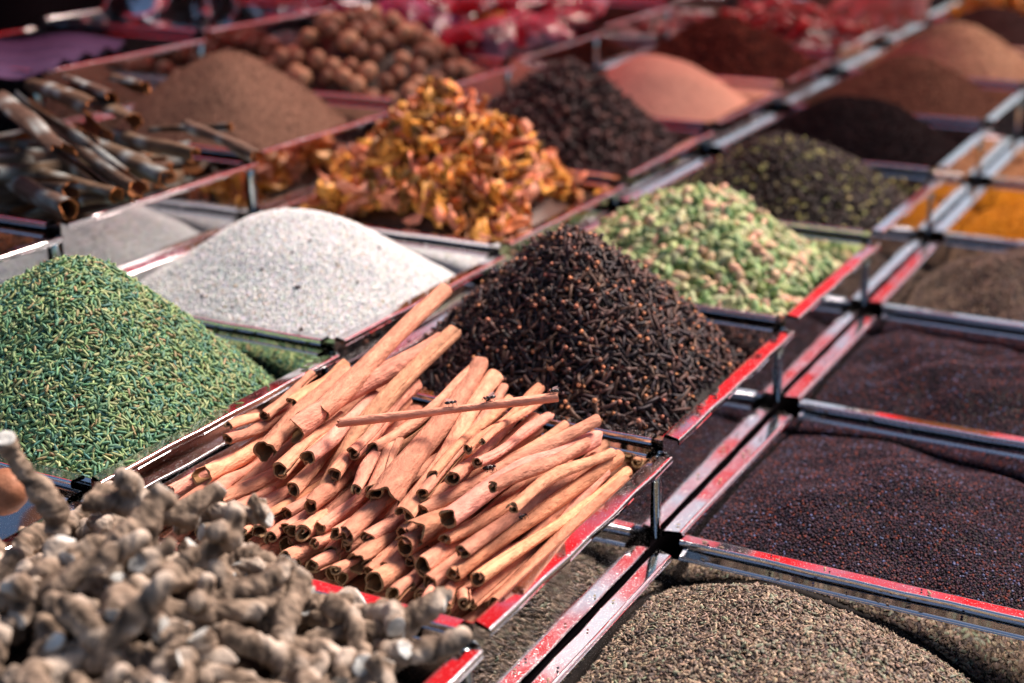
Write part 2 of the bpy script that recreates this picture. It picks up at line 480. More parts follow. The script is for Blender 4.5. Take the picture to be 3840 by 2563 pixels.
def ellipsoid(nr, ns, a, b, c, bend=0.0, stripe=None, rimcol=None, taper=0.0):
    """low-poly ellipsoid along x: nr points round, ns rings"""
    V = [[-a, 0, 0]]; sh = [1.0]
    for i in range(1, ns + 1):
        f = -math.cos(PI * i / (ns + 1)); r = math.sin(PI * i / (ns + 1)) * (1 - taper * f)
        for j in range(nr):
            t = 2 * PI * j / nr
            V.append([a * f, b * r * math.cos(t), c * r * math.sin(t)])
            sh.append(stripe[j % len(stripe)] if stripe else (1.0 if rimcol is None else 1.0 + (rimcol - 1.0) * abs(math.cos(t)) ** 3))
    V.append([a, 0, 0]); sh.append(rimcol if rimcol else 1.0)
    V = np.array(V); V[:, 2] += bend * (V[:, 0] / a) ** 2 * a
    T = []
    for j in range(nr): T.append([0, 1 + (j + 1) % nr, 1 + j])
    for i in range(ns - 1):
        for j in range(nr):
            a0 = 1 + i * nr + j; a1 = 1 + i * nr + (j + 1) % nr
            T.append([a0, a1, a1 + nr]); T.append([a0, a1 + nr, a0 + nr])
    e = len(V) - 1; s0 = 1 + (ns - 1) * nr
    for j in range(nr): T.append([e, s0 + j, s0 + (j + 1) % nr])
    sh = np.array(sh)[:, None] * np.ones((1, 3))
    return V, np.array(T), sh
def join_parts(parts):
    V, T, Cc = [], [], []; o = 0
    for v, t, c in parts:
        V.append(v); T.append(np.asarray(t) + o); Cc.append(c); o += len(v)
    return np.concatenate(V), np.concatenate(T), np.concatenate(Cc)
def palette(n, cols, weights=None, jit=0.12):
    cols = np.array(cols); idx = rng.choice(len(cols), n, p=weights)
    return np.clip(cols[idx] * (1 + jit * rng.normal(size=(n, 1))) * (1 + 0.04 * rng.normal(size=(n, 3))), 0.002, 0.95)
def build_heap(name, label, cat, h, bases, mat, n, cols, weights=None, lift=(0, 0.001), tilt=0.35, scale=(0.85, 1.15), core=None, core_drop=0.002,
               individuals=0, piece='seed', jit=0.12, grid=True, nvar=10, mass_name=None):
    e = thing(name, label, cat, (h.cx, h.cy, h.cz - DEPTH + 0.002))
    inv = Matrix.Translation((-h.cx, -h.cy, -(h.cz - DEPTH + 0.002)))
    off = np.array([h.cx, h.cy, h.cz - DEPTH + 0.002])
    core = core if core is not None else tuple(np.array(cols).mean(0) * 0.5)  # core mostly darker than the pieces: shade in the gaps, put into colour
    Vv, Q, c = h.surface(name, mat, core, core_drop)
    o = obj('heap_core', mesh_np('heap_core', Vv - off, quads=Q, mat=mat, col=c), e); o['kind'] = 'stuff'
    P, R = scatter(h, n, lift, tilt, grid, 0.75 * scale[1] * max(np.abs(b[0][:, :2]).max() for b in bases))
    S = rng.uniform(*scale, len(P)); C = palette(len(P), cols, weights, jit)
    if individuals:
        x, y, z = project(P)
        ins = (x > 0) & (x < PW) & (y > 0) & (y < PH)
        vis = (RM[2] * -1) @ h.normal((P[:, 0] - h.cx) / h.hu, (P[:, 1] - h.cy) / h.hv).T
        score = np.where(ins & (vis > 0.15), S / z, -1) + rng.uniform(0, 0.12, len(P)) + (P[:, 2] - h.z((P[:, 0] - h.cx) / h.hu, (P[:, 1] - h.cy) / h.hv)) * 40
        top = np.argsort(-score)[:individuals]
        mask = np.ones(len(P), bool); mask[top] = False
        vm = []
        for i in range(nvar):
            bv, bt, bc = bases[i % len(bases)]
            vm.append(mesh_np(piece, bv, tris=bt, mat=mat, col=bc * palette(1, cols, weights, jit)[0]))
        for i in top:
            obj(piece, vm[rng.integers(nvar)], e, mat4=mat4(R[i], P[i] - off, float(S[i])))
        P, R, S, C = P[mask], R[mask], S[mask], C[mask]
    Vv, T, c = instance_mesh(bases, P, R, S, C)
    o = obj(mass_name or (piece + '_mass'), mesh_np(piece + '_mass', Vv - off, tris=T, mat=mat, col=c), e); o['kind'] = 'stuff'
    return e

def powder(name, label, h, col, mat, grains=0, gcols=None, gsize=0.0012, rough=0.0004, n=72):
    off = np.array([h.cx, h.cy, h.cz - DEPTH + 0.002])
    Vv, Q, c = h.surface(name, mat, col, 0.0, n, 0.06, rough)
    e = thing(name, label, 'spice heap', tuple(off))
    obj('heap_core', mesh_np('heap_core', Vv - off, quads=Q, mat=mat, col=c), e)['kind'] = 'stuff'
    if grains:
        P, R = scatter(h, grains // 2, (0, gsize * 0.5), 0.6)
        bases = [ellipsoid(4, 1, gsize * f * 1.25, gsize * 1.05, gsize * 0.9) for f in (1, 1.5)]
        C = palette(len(P), gcols or [col], None, 0.15)
        a, b, c = instance_mesh(bases, P, R, rng.uniform(0.7, 1.3, len(P)), C)
        obj('grain_mass', mesh_np('grain_mass', a - off, tris=b, mat=mat, col=c), e)['kind'] = 'stuff'
    return e

M['seed'] = mat_attr('dry_seed', 0.55, 0.35, 900, 0.2, 0.25, 1500, 0.0003)
M['mustard'] = mat_attr('mustard_seed', 0.6, 0.14, 600, 0.2, 0.0)
M['clove'] = mat_attr('clove', 0.6, 0.3, 700, 0.3, 0.4, 900, 0.0005)
M['powder'] = mat_attr('ground_spice', 0.95, 0.05, 1400, 0.22, 0.6, 1500, 0.0008)
M['mace'] = mat_attr('mace', 0.5, 0.4, 250, 0.3, 0.4, 400, 0.001)

# fennel
fen = [ellipsoid(6, 2, 0.0045, 0.00120, 0.0011, b, (1.35, 0.7), None, tp) for b, tp in ((0.0, 0.1), (0.18, 0.0), (0.3, 0.15), (-0.15, 0.0))]
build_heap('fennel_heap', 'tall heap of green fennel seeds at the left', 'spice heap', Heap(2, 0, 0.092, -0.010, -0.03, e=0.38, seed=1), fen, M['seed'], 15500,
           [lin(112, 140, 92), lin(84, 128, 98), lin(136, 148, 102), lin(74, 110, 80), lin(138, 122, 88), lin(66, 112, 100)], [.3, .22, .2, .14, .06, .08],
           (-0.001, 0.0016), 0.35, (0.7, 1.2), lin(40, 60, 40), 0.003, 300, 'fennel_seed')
# white grain
gr = [ellipsoid(4, 1, 0.0013 * f, 0.00105, 0.0009) for f in (1, 1.4)]
build_heap('white_grain_heap', 'smooth heap of white grain behind the fennel', 'spice heap', Heap(2, 1, 0.060, -0.006, -0.02, e=0.45, bumps=0.0018, seed=2), gr, M['powder'], 32000,
           [lin(224, 226, 226), lin(204, 214, 216), lin(234, 234, 232), lin(176, 186, 186), lin(192, 170, 142)], [.4, .25, .25, .07, .03], (-0.0004, 0.0004), 0.6, (0.7, 1.3), lin(206, 208, 208), 0.0004,
           0, 'white_grain', 0.05)
# cloves
def clove_base(L, bend, s):
    ts = np.linspace(0, 1, 4); pts = np.stack([L * (ts - 0.5), bend * np.sin(PI * ts), 0 * ts], -1)
    V, Q, T = tube_np(pts, np.array([0.0008, 0.0012, 0.0014, 0.0018]) * s, 5); T = np.concatenate([q2t(Q), np.array(T)])
    parts = [(V, T, np.full((len(V), 3), 1.0))]
    e = pts[-1]
    bv, bt, bc = ellipsoid(5, 2, 0.0017 * s, 0.0017 * s, 0.0017 * s); parts.append((bv + e + [0.0016 * s, 0, 0], bt, bc * np.array([7.5, 6.0, 4.2])))
    for a in range(4):
        c, si = math.cos(a * PI / 2), math.sin(a * PI / 2)
        pv = np.array([[0, 0.001 * c, 0.001 * si], [0.0002, 0.0014 * c - 0.0012 * si, 0.0014 * si + 0.0012 * c], [0.0002, 0.0014 * c + 0.0012 * si, 0.0014 * si - 0.0012 * c], [0.0016, 0.0034 * c, 0.0034 * si]]) * s
        parts.append((pv + e, np.array([[0, 1, 3], [0, 3, 2], [1, 2, 3]]), np.full((4, 3), 1.4)))
    return join_parts(parts)
def stub_base(L, s):
    V, Q, T = tube_np([(-L / 2, 0, 0), (0, 0.0006, 0), (L / 2, 0, 0)], np.array([0.0009, 0.0013, 0.0016]) * s, 5)
    return V, np.concatenate([q2t(Q), np.array(T)]), np.full((len(V), 3), 1.1)
clv = [clove_base(0.0130, 0.0010, 0.95), clove_base(0.0150, -0.0013, 0.9), clove_base(0.0115, 0.0004, 1.0), stub_base(0.015, 0.95), clove_base(0.0140, 0.0018, 0.9), stub_base(0.012, 0.85), stub_base(0.017, 0.9)]
clove_cols = [lin(58, 43, 42), lin(44, 37, 42), lin(76, 52, 48), lin(34, 30, 34), lin(90, 66, 54)]
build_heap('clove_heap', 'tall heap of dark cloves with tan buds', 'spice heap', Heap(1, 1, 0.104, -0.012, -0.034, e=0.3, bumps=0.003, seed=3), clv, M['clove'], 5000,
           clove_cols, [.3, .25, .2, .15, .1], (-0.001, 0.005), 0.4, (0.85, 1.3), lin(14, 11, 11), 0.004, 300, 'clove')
# green cardamom
def pod_base(a, b, s, nr=7, ns=4):
    v, t, c = ellipsoid(nr, ns, a, b, b * 0.9, s, (1.3, 1.0, 0.62), None, 0.18)
    return v, t, c
pods = [pod_base(0.0060, 0.0036, 0.05), pod_base(0.0070, 0.0034, -0.06), pod_base(0.0054, 0.0038, 0.0), pod_base(0.0066, 0.0031, 0.12)]
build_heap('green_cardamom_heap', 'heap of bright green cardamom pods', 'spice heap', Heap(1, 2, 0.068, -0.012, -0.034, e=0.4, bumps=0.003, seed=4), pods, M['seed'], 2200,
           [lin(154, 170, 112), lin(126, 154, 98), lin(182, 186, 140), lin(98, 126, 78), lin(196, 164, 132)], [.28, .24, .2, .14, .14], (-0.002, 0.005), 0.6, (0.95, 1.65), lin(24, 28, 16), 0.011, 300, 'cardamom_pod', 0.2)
# dark pods with pale specks
spk = [pod_base(0.0046, 0.0026, 0.1, 6, 3), pod_base(0.0054, 0.0022, -0.1, 6, 3), stub_base(0.010, 1.0)]
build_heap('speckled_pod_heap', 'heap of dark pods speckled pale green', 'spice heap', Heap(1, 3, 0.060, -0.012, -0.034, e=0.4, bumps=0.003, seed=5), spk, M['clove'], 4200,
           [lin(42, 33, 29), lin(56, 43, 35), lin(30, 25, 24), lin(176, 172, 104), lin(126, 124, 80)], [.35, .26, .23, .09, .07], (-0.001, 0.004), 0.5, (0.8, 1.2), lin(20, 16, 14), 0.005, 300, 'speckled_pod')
# mustard, both trays
mus = [ellipsoid(5, 2, 0.00100, 0.00100, 0.00095)]
mus_far = [ellipsoid(4, 1, 0.0012, 0.0011, 0.0011)]
mcols = [lin(66, 50, 62), lin(46, 40, 54), lin(88, 56, 60), lin(32, 31, 42), lin(128, 66, 54), lin(104, 112, 146)]
mw = [.32, .27, .2, .12, .06, .03]
HM1 = Heap(0, 1, 0.010, -0.010, -0.014, py=0.15, e=0.9, bumps=0.004, seed=6, power=3.2, front=-0.034)
HM2 = Heap(0, 2, 0.016, -0.012, -0.016, px=0.1, py=0.1, e=0.7, bumps=0.006, seed=7, power=3.0, front=-0.032)
build_heap('mustard_seed_heap', 'low heap of dark mustard seeds next to the dill', 'spice heap', HM1, mus, M['mustard'], 24000, mcols, mw, (-0.0005, 0.0011), 0.3, (0.8, 1.2), lin(24, 18, 20), 0.0008, 0, 'mustard_seed')
build_heap('mustard_seed_heap', 'low heap of dark mustard seeds in the farther of two mustard trays', 'spice heap', HM2, mus_far, M['mustard'], 17000, mcols, mw, (-0.0005, 0.0012), 0.3, (0.9, 1.3), lin(24, 18, 20), 0.0008, 0, 'mustard_seed')
# dill
dil = [ellipsoid(6, 2, 0.0026, 0.0013, 0.0005, b, None, 3.2) for b in (0.0, 0.25, -0.2, 0.4)]
V_, Q_, T_ = tube_np([(-0.004, 0, 0), (0, 0.0006, 0.0003), (0.004, 0, 0)], [0.0001, 0.00022, 0.0001], 3)
straw = (V_, np.concatenate([q2t(Q_), np.array(T_)]), np.full((len(V_), 3), 2.2))
build_heap('dill_seed_heap', 'broad heap of flat brown dill seeds at the lower right', 'spice heap', Heap(0, 0, 0.024, -0.010, -0.018, px=0.3, py=0.12, e=0.8, bumps=0.004, seed=8, power=2.8, front=-0.048), dil * 5 + [straw], M['seed'], 22000,
           [lin(98, 84, 70), lin(76, 65, 57), lin(122, 108, 92), lin(58, 51, 46), lin(96, 100, 84), lin(42, 36, 35)], [.28, .24, .18, .14, .1, .06], (-0.0008, 0.0014), 0.45, (0.75, 1.2), lin(40, 33, 28), 0.002, 300, 'dill_seed')
# coriander
cor = [ellipsoid(5, 2, 0.0021, 0.0018, 0.0018, 0, (1.15, 0.85))]
build_heap('coriander_heap', 'heap of grey brown coriander seeds beyond the mustard', 'spice heap', Heap(0, 3, 0.03, -0.024, -0.034, front=-0.045, px=0.3, e=0.5, bumps=0.005, seed=9), cor, M['seed'], 6000,
           [lin(126, 104, 86), lin(104, 86, 74), lin(150, 124, 100), lin(84, 68, 60)], None, (-0.001, 0.001), 0.6, (0.8, 1.2), lin(50, 40, 34), 0.002, 0, 'coriander_seed')
# mace
def mace_base(seed, L=0.026, w=0.009):
    r = np.random.default_rng(seed); nu, nv = 7, 4
    V = []
    k1, k2, tw = r.uniform(-1.6, 1.6), r.uniform(-2.2, 2.2), r.uniform(-1.4, 1.4)
    for i in range(nu):
        f = i / (nu - 1) - 0.5
        ww = w * (0.35 + math.sin(PI * (f + 0.5)) * 0.6) * r.uniform(0.35, 1.5)
        for j in range(nv):
            g = j / (nv - 1) - 0.5
            ang = tw * f * 2 + k2 * g
            V.append([f * L, g * ww * math.cos(tw * f * 2) + 0.15 * ww * math.sin(5 * f), g * ww * math.sin(tw * f * 2) + k1 * 0.012 * (f * f - 0.08) + 0.0045 * k2 * (g * g - 0.1) + r.normal() * 0.0013])
    V = np.array(V); T = []
    for i in range(nu - 1):
        for j in range(nv - 1):
            a = i * nv + j; T += [[a, a + nv, a + nv + 1], [a, a + nv + 1, a + 1]]
    T = np.array(T); n = len(V)
    V2 = V + [0, 0, -0.0009]
    bd = [i * nv for i in range(nu)] + [(nu - 1) * nv + j for j in range(1, nv)] + [i * nv + nv - 1 for i in range(nu - 2, -1, -1)] + list(range(nv - 2, 0, -1))
    S = []
    for i in range(len(bd)):
        a, b = bd[i], bd[(i + 1) % len(bd)]; S += [[a, a + n, b + n], [a, b + n, b]]
    return np.concatenate([V, V2]), np.concatenate([T, T[:, ::-1] + n, np.array(S)]), np.ones((2 * n, 3))
mac = [mace_base(i) for i in range(9)]
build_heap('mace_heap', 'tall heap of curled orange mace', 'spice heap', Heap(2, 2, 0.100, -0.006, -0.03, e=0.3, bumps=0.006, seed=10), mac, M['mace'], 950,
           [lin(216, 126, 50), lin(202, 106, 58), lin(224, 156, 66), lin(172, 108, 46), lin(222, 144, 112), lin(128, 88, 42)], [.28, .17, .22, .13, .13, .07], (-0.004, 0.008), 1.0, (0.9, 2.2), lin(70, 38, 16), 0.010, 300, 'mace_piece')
# dark dried pods behind the mace
chk = [mace_base(50 + i, 0.013, 0.006) for i in range(4)] + [stub_base(0.014, 2.2), pod_base(0.007, 0.0032, 0.3)]
build_heap('dark_pod_heap', 'pointed heap of dark brown dried pods behind the mace', 'spice heap', Heap(2, 3, 0.088, -0.010, -0.03, e=0.22, bumps=0.005, seed=11), chk, M['clove'], 2300,
           [lin(66, 44, 42), lin(84, 56, 52), lin(48, 34, 34), lin(112, 76, 68)], [.35, .25, .25, .15], (-0.002, 0.006), 0.8, (0.8, 1.2), lin(26, 18, 17), 0.006, 300, 'dried_pod')
# powders and far heaps
powder('peach_powder_heap', 'smooth heap of peach coloured powder', Heap(2, 4, 0.060, -0.008, -0.028, e=0.42, bumps=0.002, seed=12), lin(214, 162, 136), M['powder'])
powder('brown_powder_heap', 'rounded heap of brown powder behind the cassia bark', Heap(3, 2, 0.078, -0.012, -0.028, e=0.5, bumps=0.002, seed=13), lin(112, 84, 70), M['powder'], 9000, [lin(128, 96, 80), lin(92, 68, 58)], 0.001)
powder('black_seed_heap', 'low heap of blackish seeds behind the speckled pods', Heap(1, 4, 0.055, -0.012, -0.03, e=0.5, bumps=0.002, seed=14), lin(26, 19, 21), M['powder'], 8000, [lin(32, 23, 25), lin(46, 31, 31), lin(20, 16, 18)], 0.0018)
powder('brown_seed_heap', 'heap of brown spice between black and tan heaps', Heap(1, 5, 0.056, -0.012, -0.03, e=0.5, bumps=0.002, seed=15), lin(98, 66, 52), M['powder'], 8000, [lin(110, 74, 58), lin(80, 54, 44), lin(122, 84, 68)], 0.0016)
powder('tan_seed_heap', 'heap of pale tan seeds with a sunlit top', Heap(1, 6, 0.062, -0.012, -0.03, e=0.45, bumps=0.002, seed=16), lin(178, 140, 112), M['powder'], 8000, [lin(190, 150, 120), lin(160, 122, 98), lin(204, 168, 136)], 0.0018)
powder('dark_far_heap', 'dark heap behind the sunlit tan seeds', Heap(1, 7, 0.05, -0.012, -0.03, e=0.45, seed=17), lin(60, 42, 40), M['powder'], 5000, [lin(70, 48, 46), lin(44, 32, 32)], 0.002)
powder('golden_spice_heap', 'heap of golden yellow spice at the right edge', Heap(0, 4, 0.028, -0.024, -0.034, px=0.2, e=0.5, seed=18), lin(196, 128, 32), M['powder'], 7000, [lin(206, 134, 36), lin(170, 104, 26), lin(214, 150, 60)], 0.0016)
powder('pale_tan_heap', 'heap of pale tan spice at the far right edge', Heap(0, 5, 0.030, -0.02, -0.03, e=0.5, seed=19), lin(196, 148, 108), M['powder'], 6000, [lin(206, 156, 114), lin(176, 128, 92)], 0.0016)
powder('red_brown_heap', 'dark red brown heap behind the peach powder', Heap(2, 5, 0.060, -0.006, -0.028, e=0.5, bumps=0.005, seed=20), lin(70, 36, 30), M['powder'], 5000, [lin(92, 48, 38), lin(58, 30, 26), lin(120, 64, 48)], 0.003)
powder('shadowed_scrap_heap', 'dark scraps in the shadowed tray at the far left', Heap(3, 0, 0.0, -0.03, -0.04, e=0.5, bumps=0.006, seed=21), lin(60, 38, 30), M['powder'], 4000, [lin(90, 56, 40), lin(50, 34, 28)], 0.003)

# ------------------------------------------------------------------ cinnamon sticks: rolled bark, one object each
M['cinnamon'] = mat_attr('cinnamon_bark', 0.80, 0.18, 260, 0.26, 0.9, 480, 0.0016, (0.35, 1.0, 1.0))
M['cassia'] = mat_attr('cassia_bark', 0.85, 0.15, 60, 0.35, 0.7, 160, 0.002, (0.5, 1.0, 1.0))
def bark_roll(L, r, seed, turns=1.5, thick=0.0010, double=False, flare=0.0, bend=0.0, outer=(0.5, 0.26, 0.15), inner=(0.22, 0.12, 0.055), end=(0.25, 0.15, 0.08), patch=None, nS=30, nT=15, wob=0.02, tone=None):
    """scroll of bark along +x from 0 to L; returns mesh data"""
    rr = np.random.default_rng(seed)
    T = np.linspace(0, 1, nT); S = np.linspace(0, 1, nS)
    ph0 = rr.uniform(0, 2 * PI); w1, w2, w3 = rr.uniform(0, 6.28, 3)
    curl = rr.uniform(0.35, 0.6)
    rag0 = 0.006 * np.array([mnoise.noise(Vector((s_ * 7, seed * 3.1, 0))) for s_ in S]); rag1 = 0.005 * np.array([mnoise.noise(Vector((s_ * 6, seed * 1.7, 9))) for s_ in S])
    Vo = np.zeros((nT, nS, 3)); Vi = np.zeros((nT, nS, 3))
    b1, b2 = rr.normal() * wob * L + bend, rr.normal() * wob * L
    tw = rr.normal() * 0.5
    for i, t in enumerate(T):
        tr_ = turns * (1 + 0.12 * math.sin(3 * t + w1)) * (1 - flare * max(0, 1 - t * 3.0))
        rad = r * (1 + 0.10 * math.sin(5.1 * t + w2) + 0.07 * math.sin(11 * t + w3) + 0.9 * flare * max(0, 1 - t * 3.0) ** 1.5)
        cy = b1 * math.sin(PI * t) + 0.06 * wob * math.sin(7 * t + w2); cz = b2 * math.sin(PI * t) + 0.05 * wob * math.sin(6 * t + w3)
        for j, s_ in enumerate(S):
            if double:                                  # two scrolls rolled towards each other
                a = (s_ - 0.5) * 2
                side = 1 if a >= 0 else -1; f = abs(a)
                R_ = rad * (0.62 if f > 0.28 else 0.75)
                ang = PI / 2 - side * (f * PI * 1.9)
                rs = R_ * (1 - 0.45 * max(0, f - 0.35))
                y = side * rad * 0.42 * min(1, f / 0.3) + rs * math.cos(ang); z = rs * math.sin(ang)
                nx_, nz_ = math.cos(ang), math.sin(ang)
            else:
                ang = ph0 + tw * t + 2 * PI * tr_ * s_
                inward = max(0.0, 2 * PI * tr_ * s_ - 4.2) / (2 * PI)
                rs = rad * (1 - 0.06 * math.sin(2 * ang + w1)) - (thick * 1.9 + rad * curl * 0.55) * inward
                y = rs * math.cos(ang); z = rs * math.sin(ang); nx_, nz_ = math.cos(ang), math.sin(ang)
            lump = 0.00035 * mnoise.noise(Vector((t * L * 260, ang * 1.3, seed))) * (r / 0.006)
            x = L * t + (rag0[j] * (1 - t) ** 3 + rag1[j] * t ** 3) * (r / 0.007)
            tt = thick * (0.75 + 0.25 * math.sin(4 * s_ * PI + w2)) * min(1, 0.35 + 6 * min(s_, 1 - s_))
            Vo[i, j] = [x, cy + y + lump * nx_, cz + z + lump * nz_]
            Vi[i, j] = [x, cy + y - tt * nx_, cz + z - tt * nz_]
    N = nT * nS
    V = np.concatenate([Vo.reshape(-1, 3), Vi.reshape(-1, 3)])
    Q = []
    for i in range(nT - 1):
        for j in range(nS - 1):
            a = i * nS + j
            Q.append([a, a + 1, a + nS + 1, a + nS]); Q.append([N + a, N + a + nS, N + a + nS + 1, N + a + 1])
        a, b = i * nS, (i + 1) * nS
        Q.append([a, b, N + b, N + a]); a += nS - 1; b += nS - 1; Q.append([a, N + a, N + b, b])
    # separate verts for the end faces so that the cut colour stays on the cut
    base = 2 * N; E = np.concatenate([V[:nS], V[N:N + nS], V[(nT - 1) * nS:nT * nS], V[N + (nT - 1) * nS:N + nT * nS]])
    for j in range(nS - 1):
        Q.append([base + j, base + nS + j, base + nS + j + 1, base + j + 1])
        Q.append([base + 2 * nS + j, base + 2 * nS + j + 1, base + 3 * nS + j + 1, base + 3 * nS + j])
    tone = 1 + 0.15 * rr.normal() if tone is None else tone
    hue = np.array([1, 1 + 0.035 * rr.normal(), 1 + 0.06 * rr.normal()])
    co = np.tile(np.array(outer) * tone * hue, (N, 1))
    streak = np.array([mnoise.noise(Vector((p[0] * 30, p[1] * 300, p[2] * 300 + seed))) for p in V[:N]])
    co *= (1 + 0.34 * streak)[:, None]
    if patch is not None:
        pn = np.array([mnoise.noise(Vector((p[0] * 55 + seed, p[1] * 55, p[2] * 55))) for p in V[:N]])
        w = np.clip((pn - 0.18) * 5, 0, 1)[:, None]; co = co * (1 - w) + np.array(patch) * w
    ci = np.tile(np.array(inner) * tone, (N, 1)); ce = np.tile(np.array(end) * tone, (len(E), 1))
    return np.concatenate([V, E]), Q, np.concatenate([co, ci, ce])
def place_along(A, B, roll=0.0):
    d = B - A; L = np.linalg.norm(d); x = d / L
    up = np.array([0, 0, 1.0]); y = np.cross(up, x); y /= np.linalg.norm(y); z = np.cross(x, y)
    c, s_ = math.cos(roll), math.sin(roll)
    return np.stack([x, c * y + s_ * z, -s_ * y + c * z], -1), L
CIN_O, CIN_I, CIN_E = lin(198, 137, 112), lin(130, 98, 66), lin(152, 124, 92)
GEN_LABEL = 'cinnamon stick lying in the lower part of the pile'
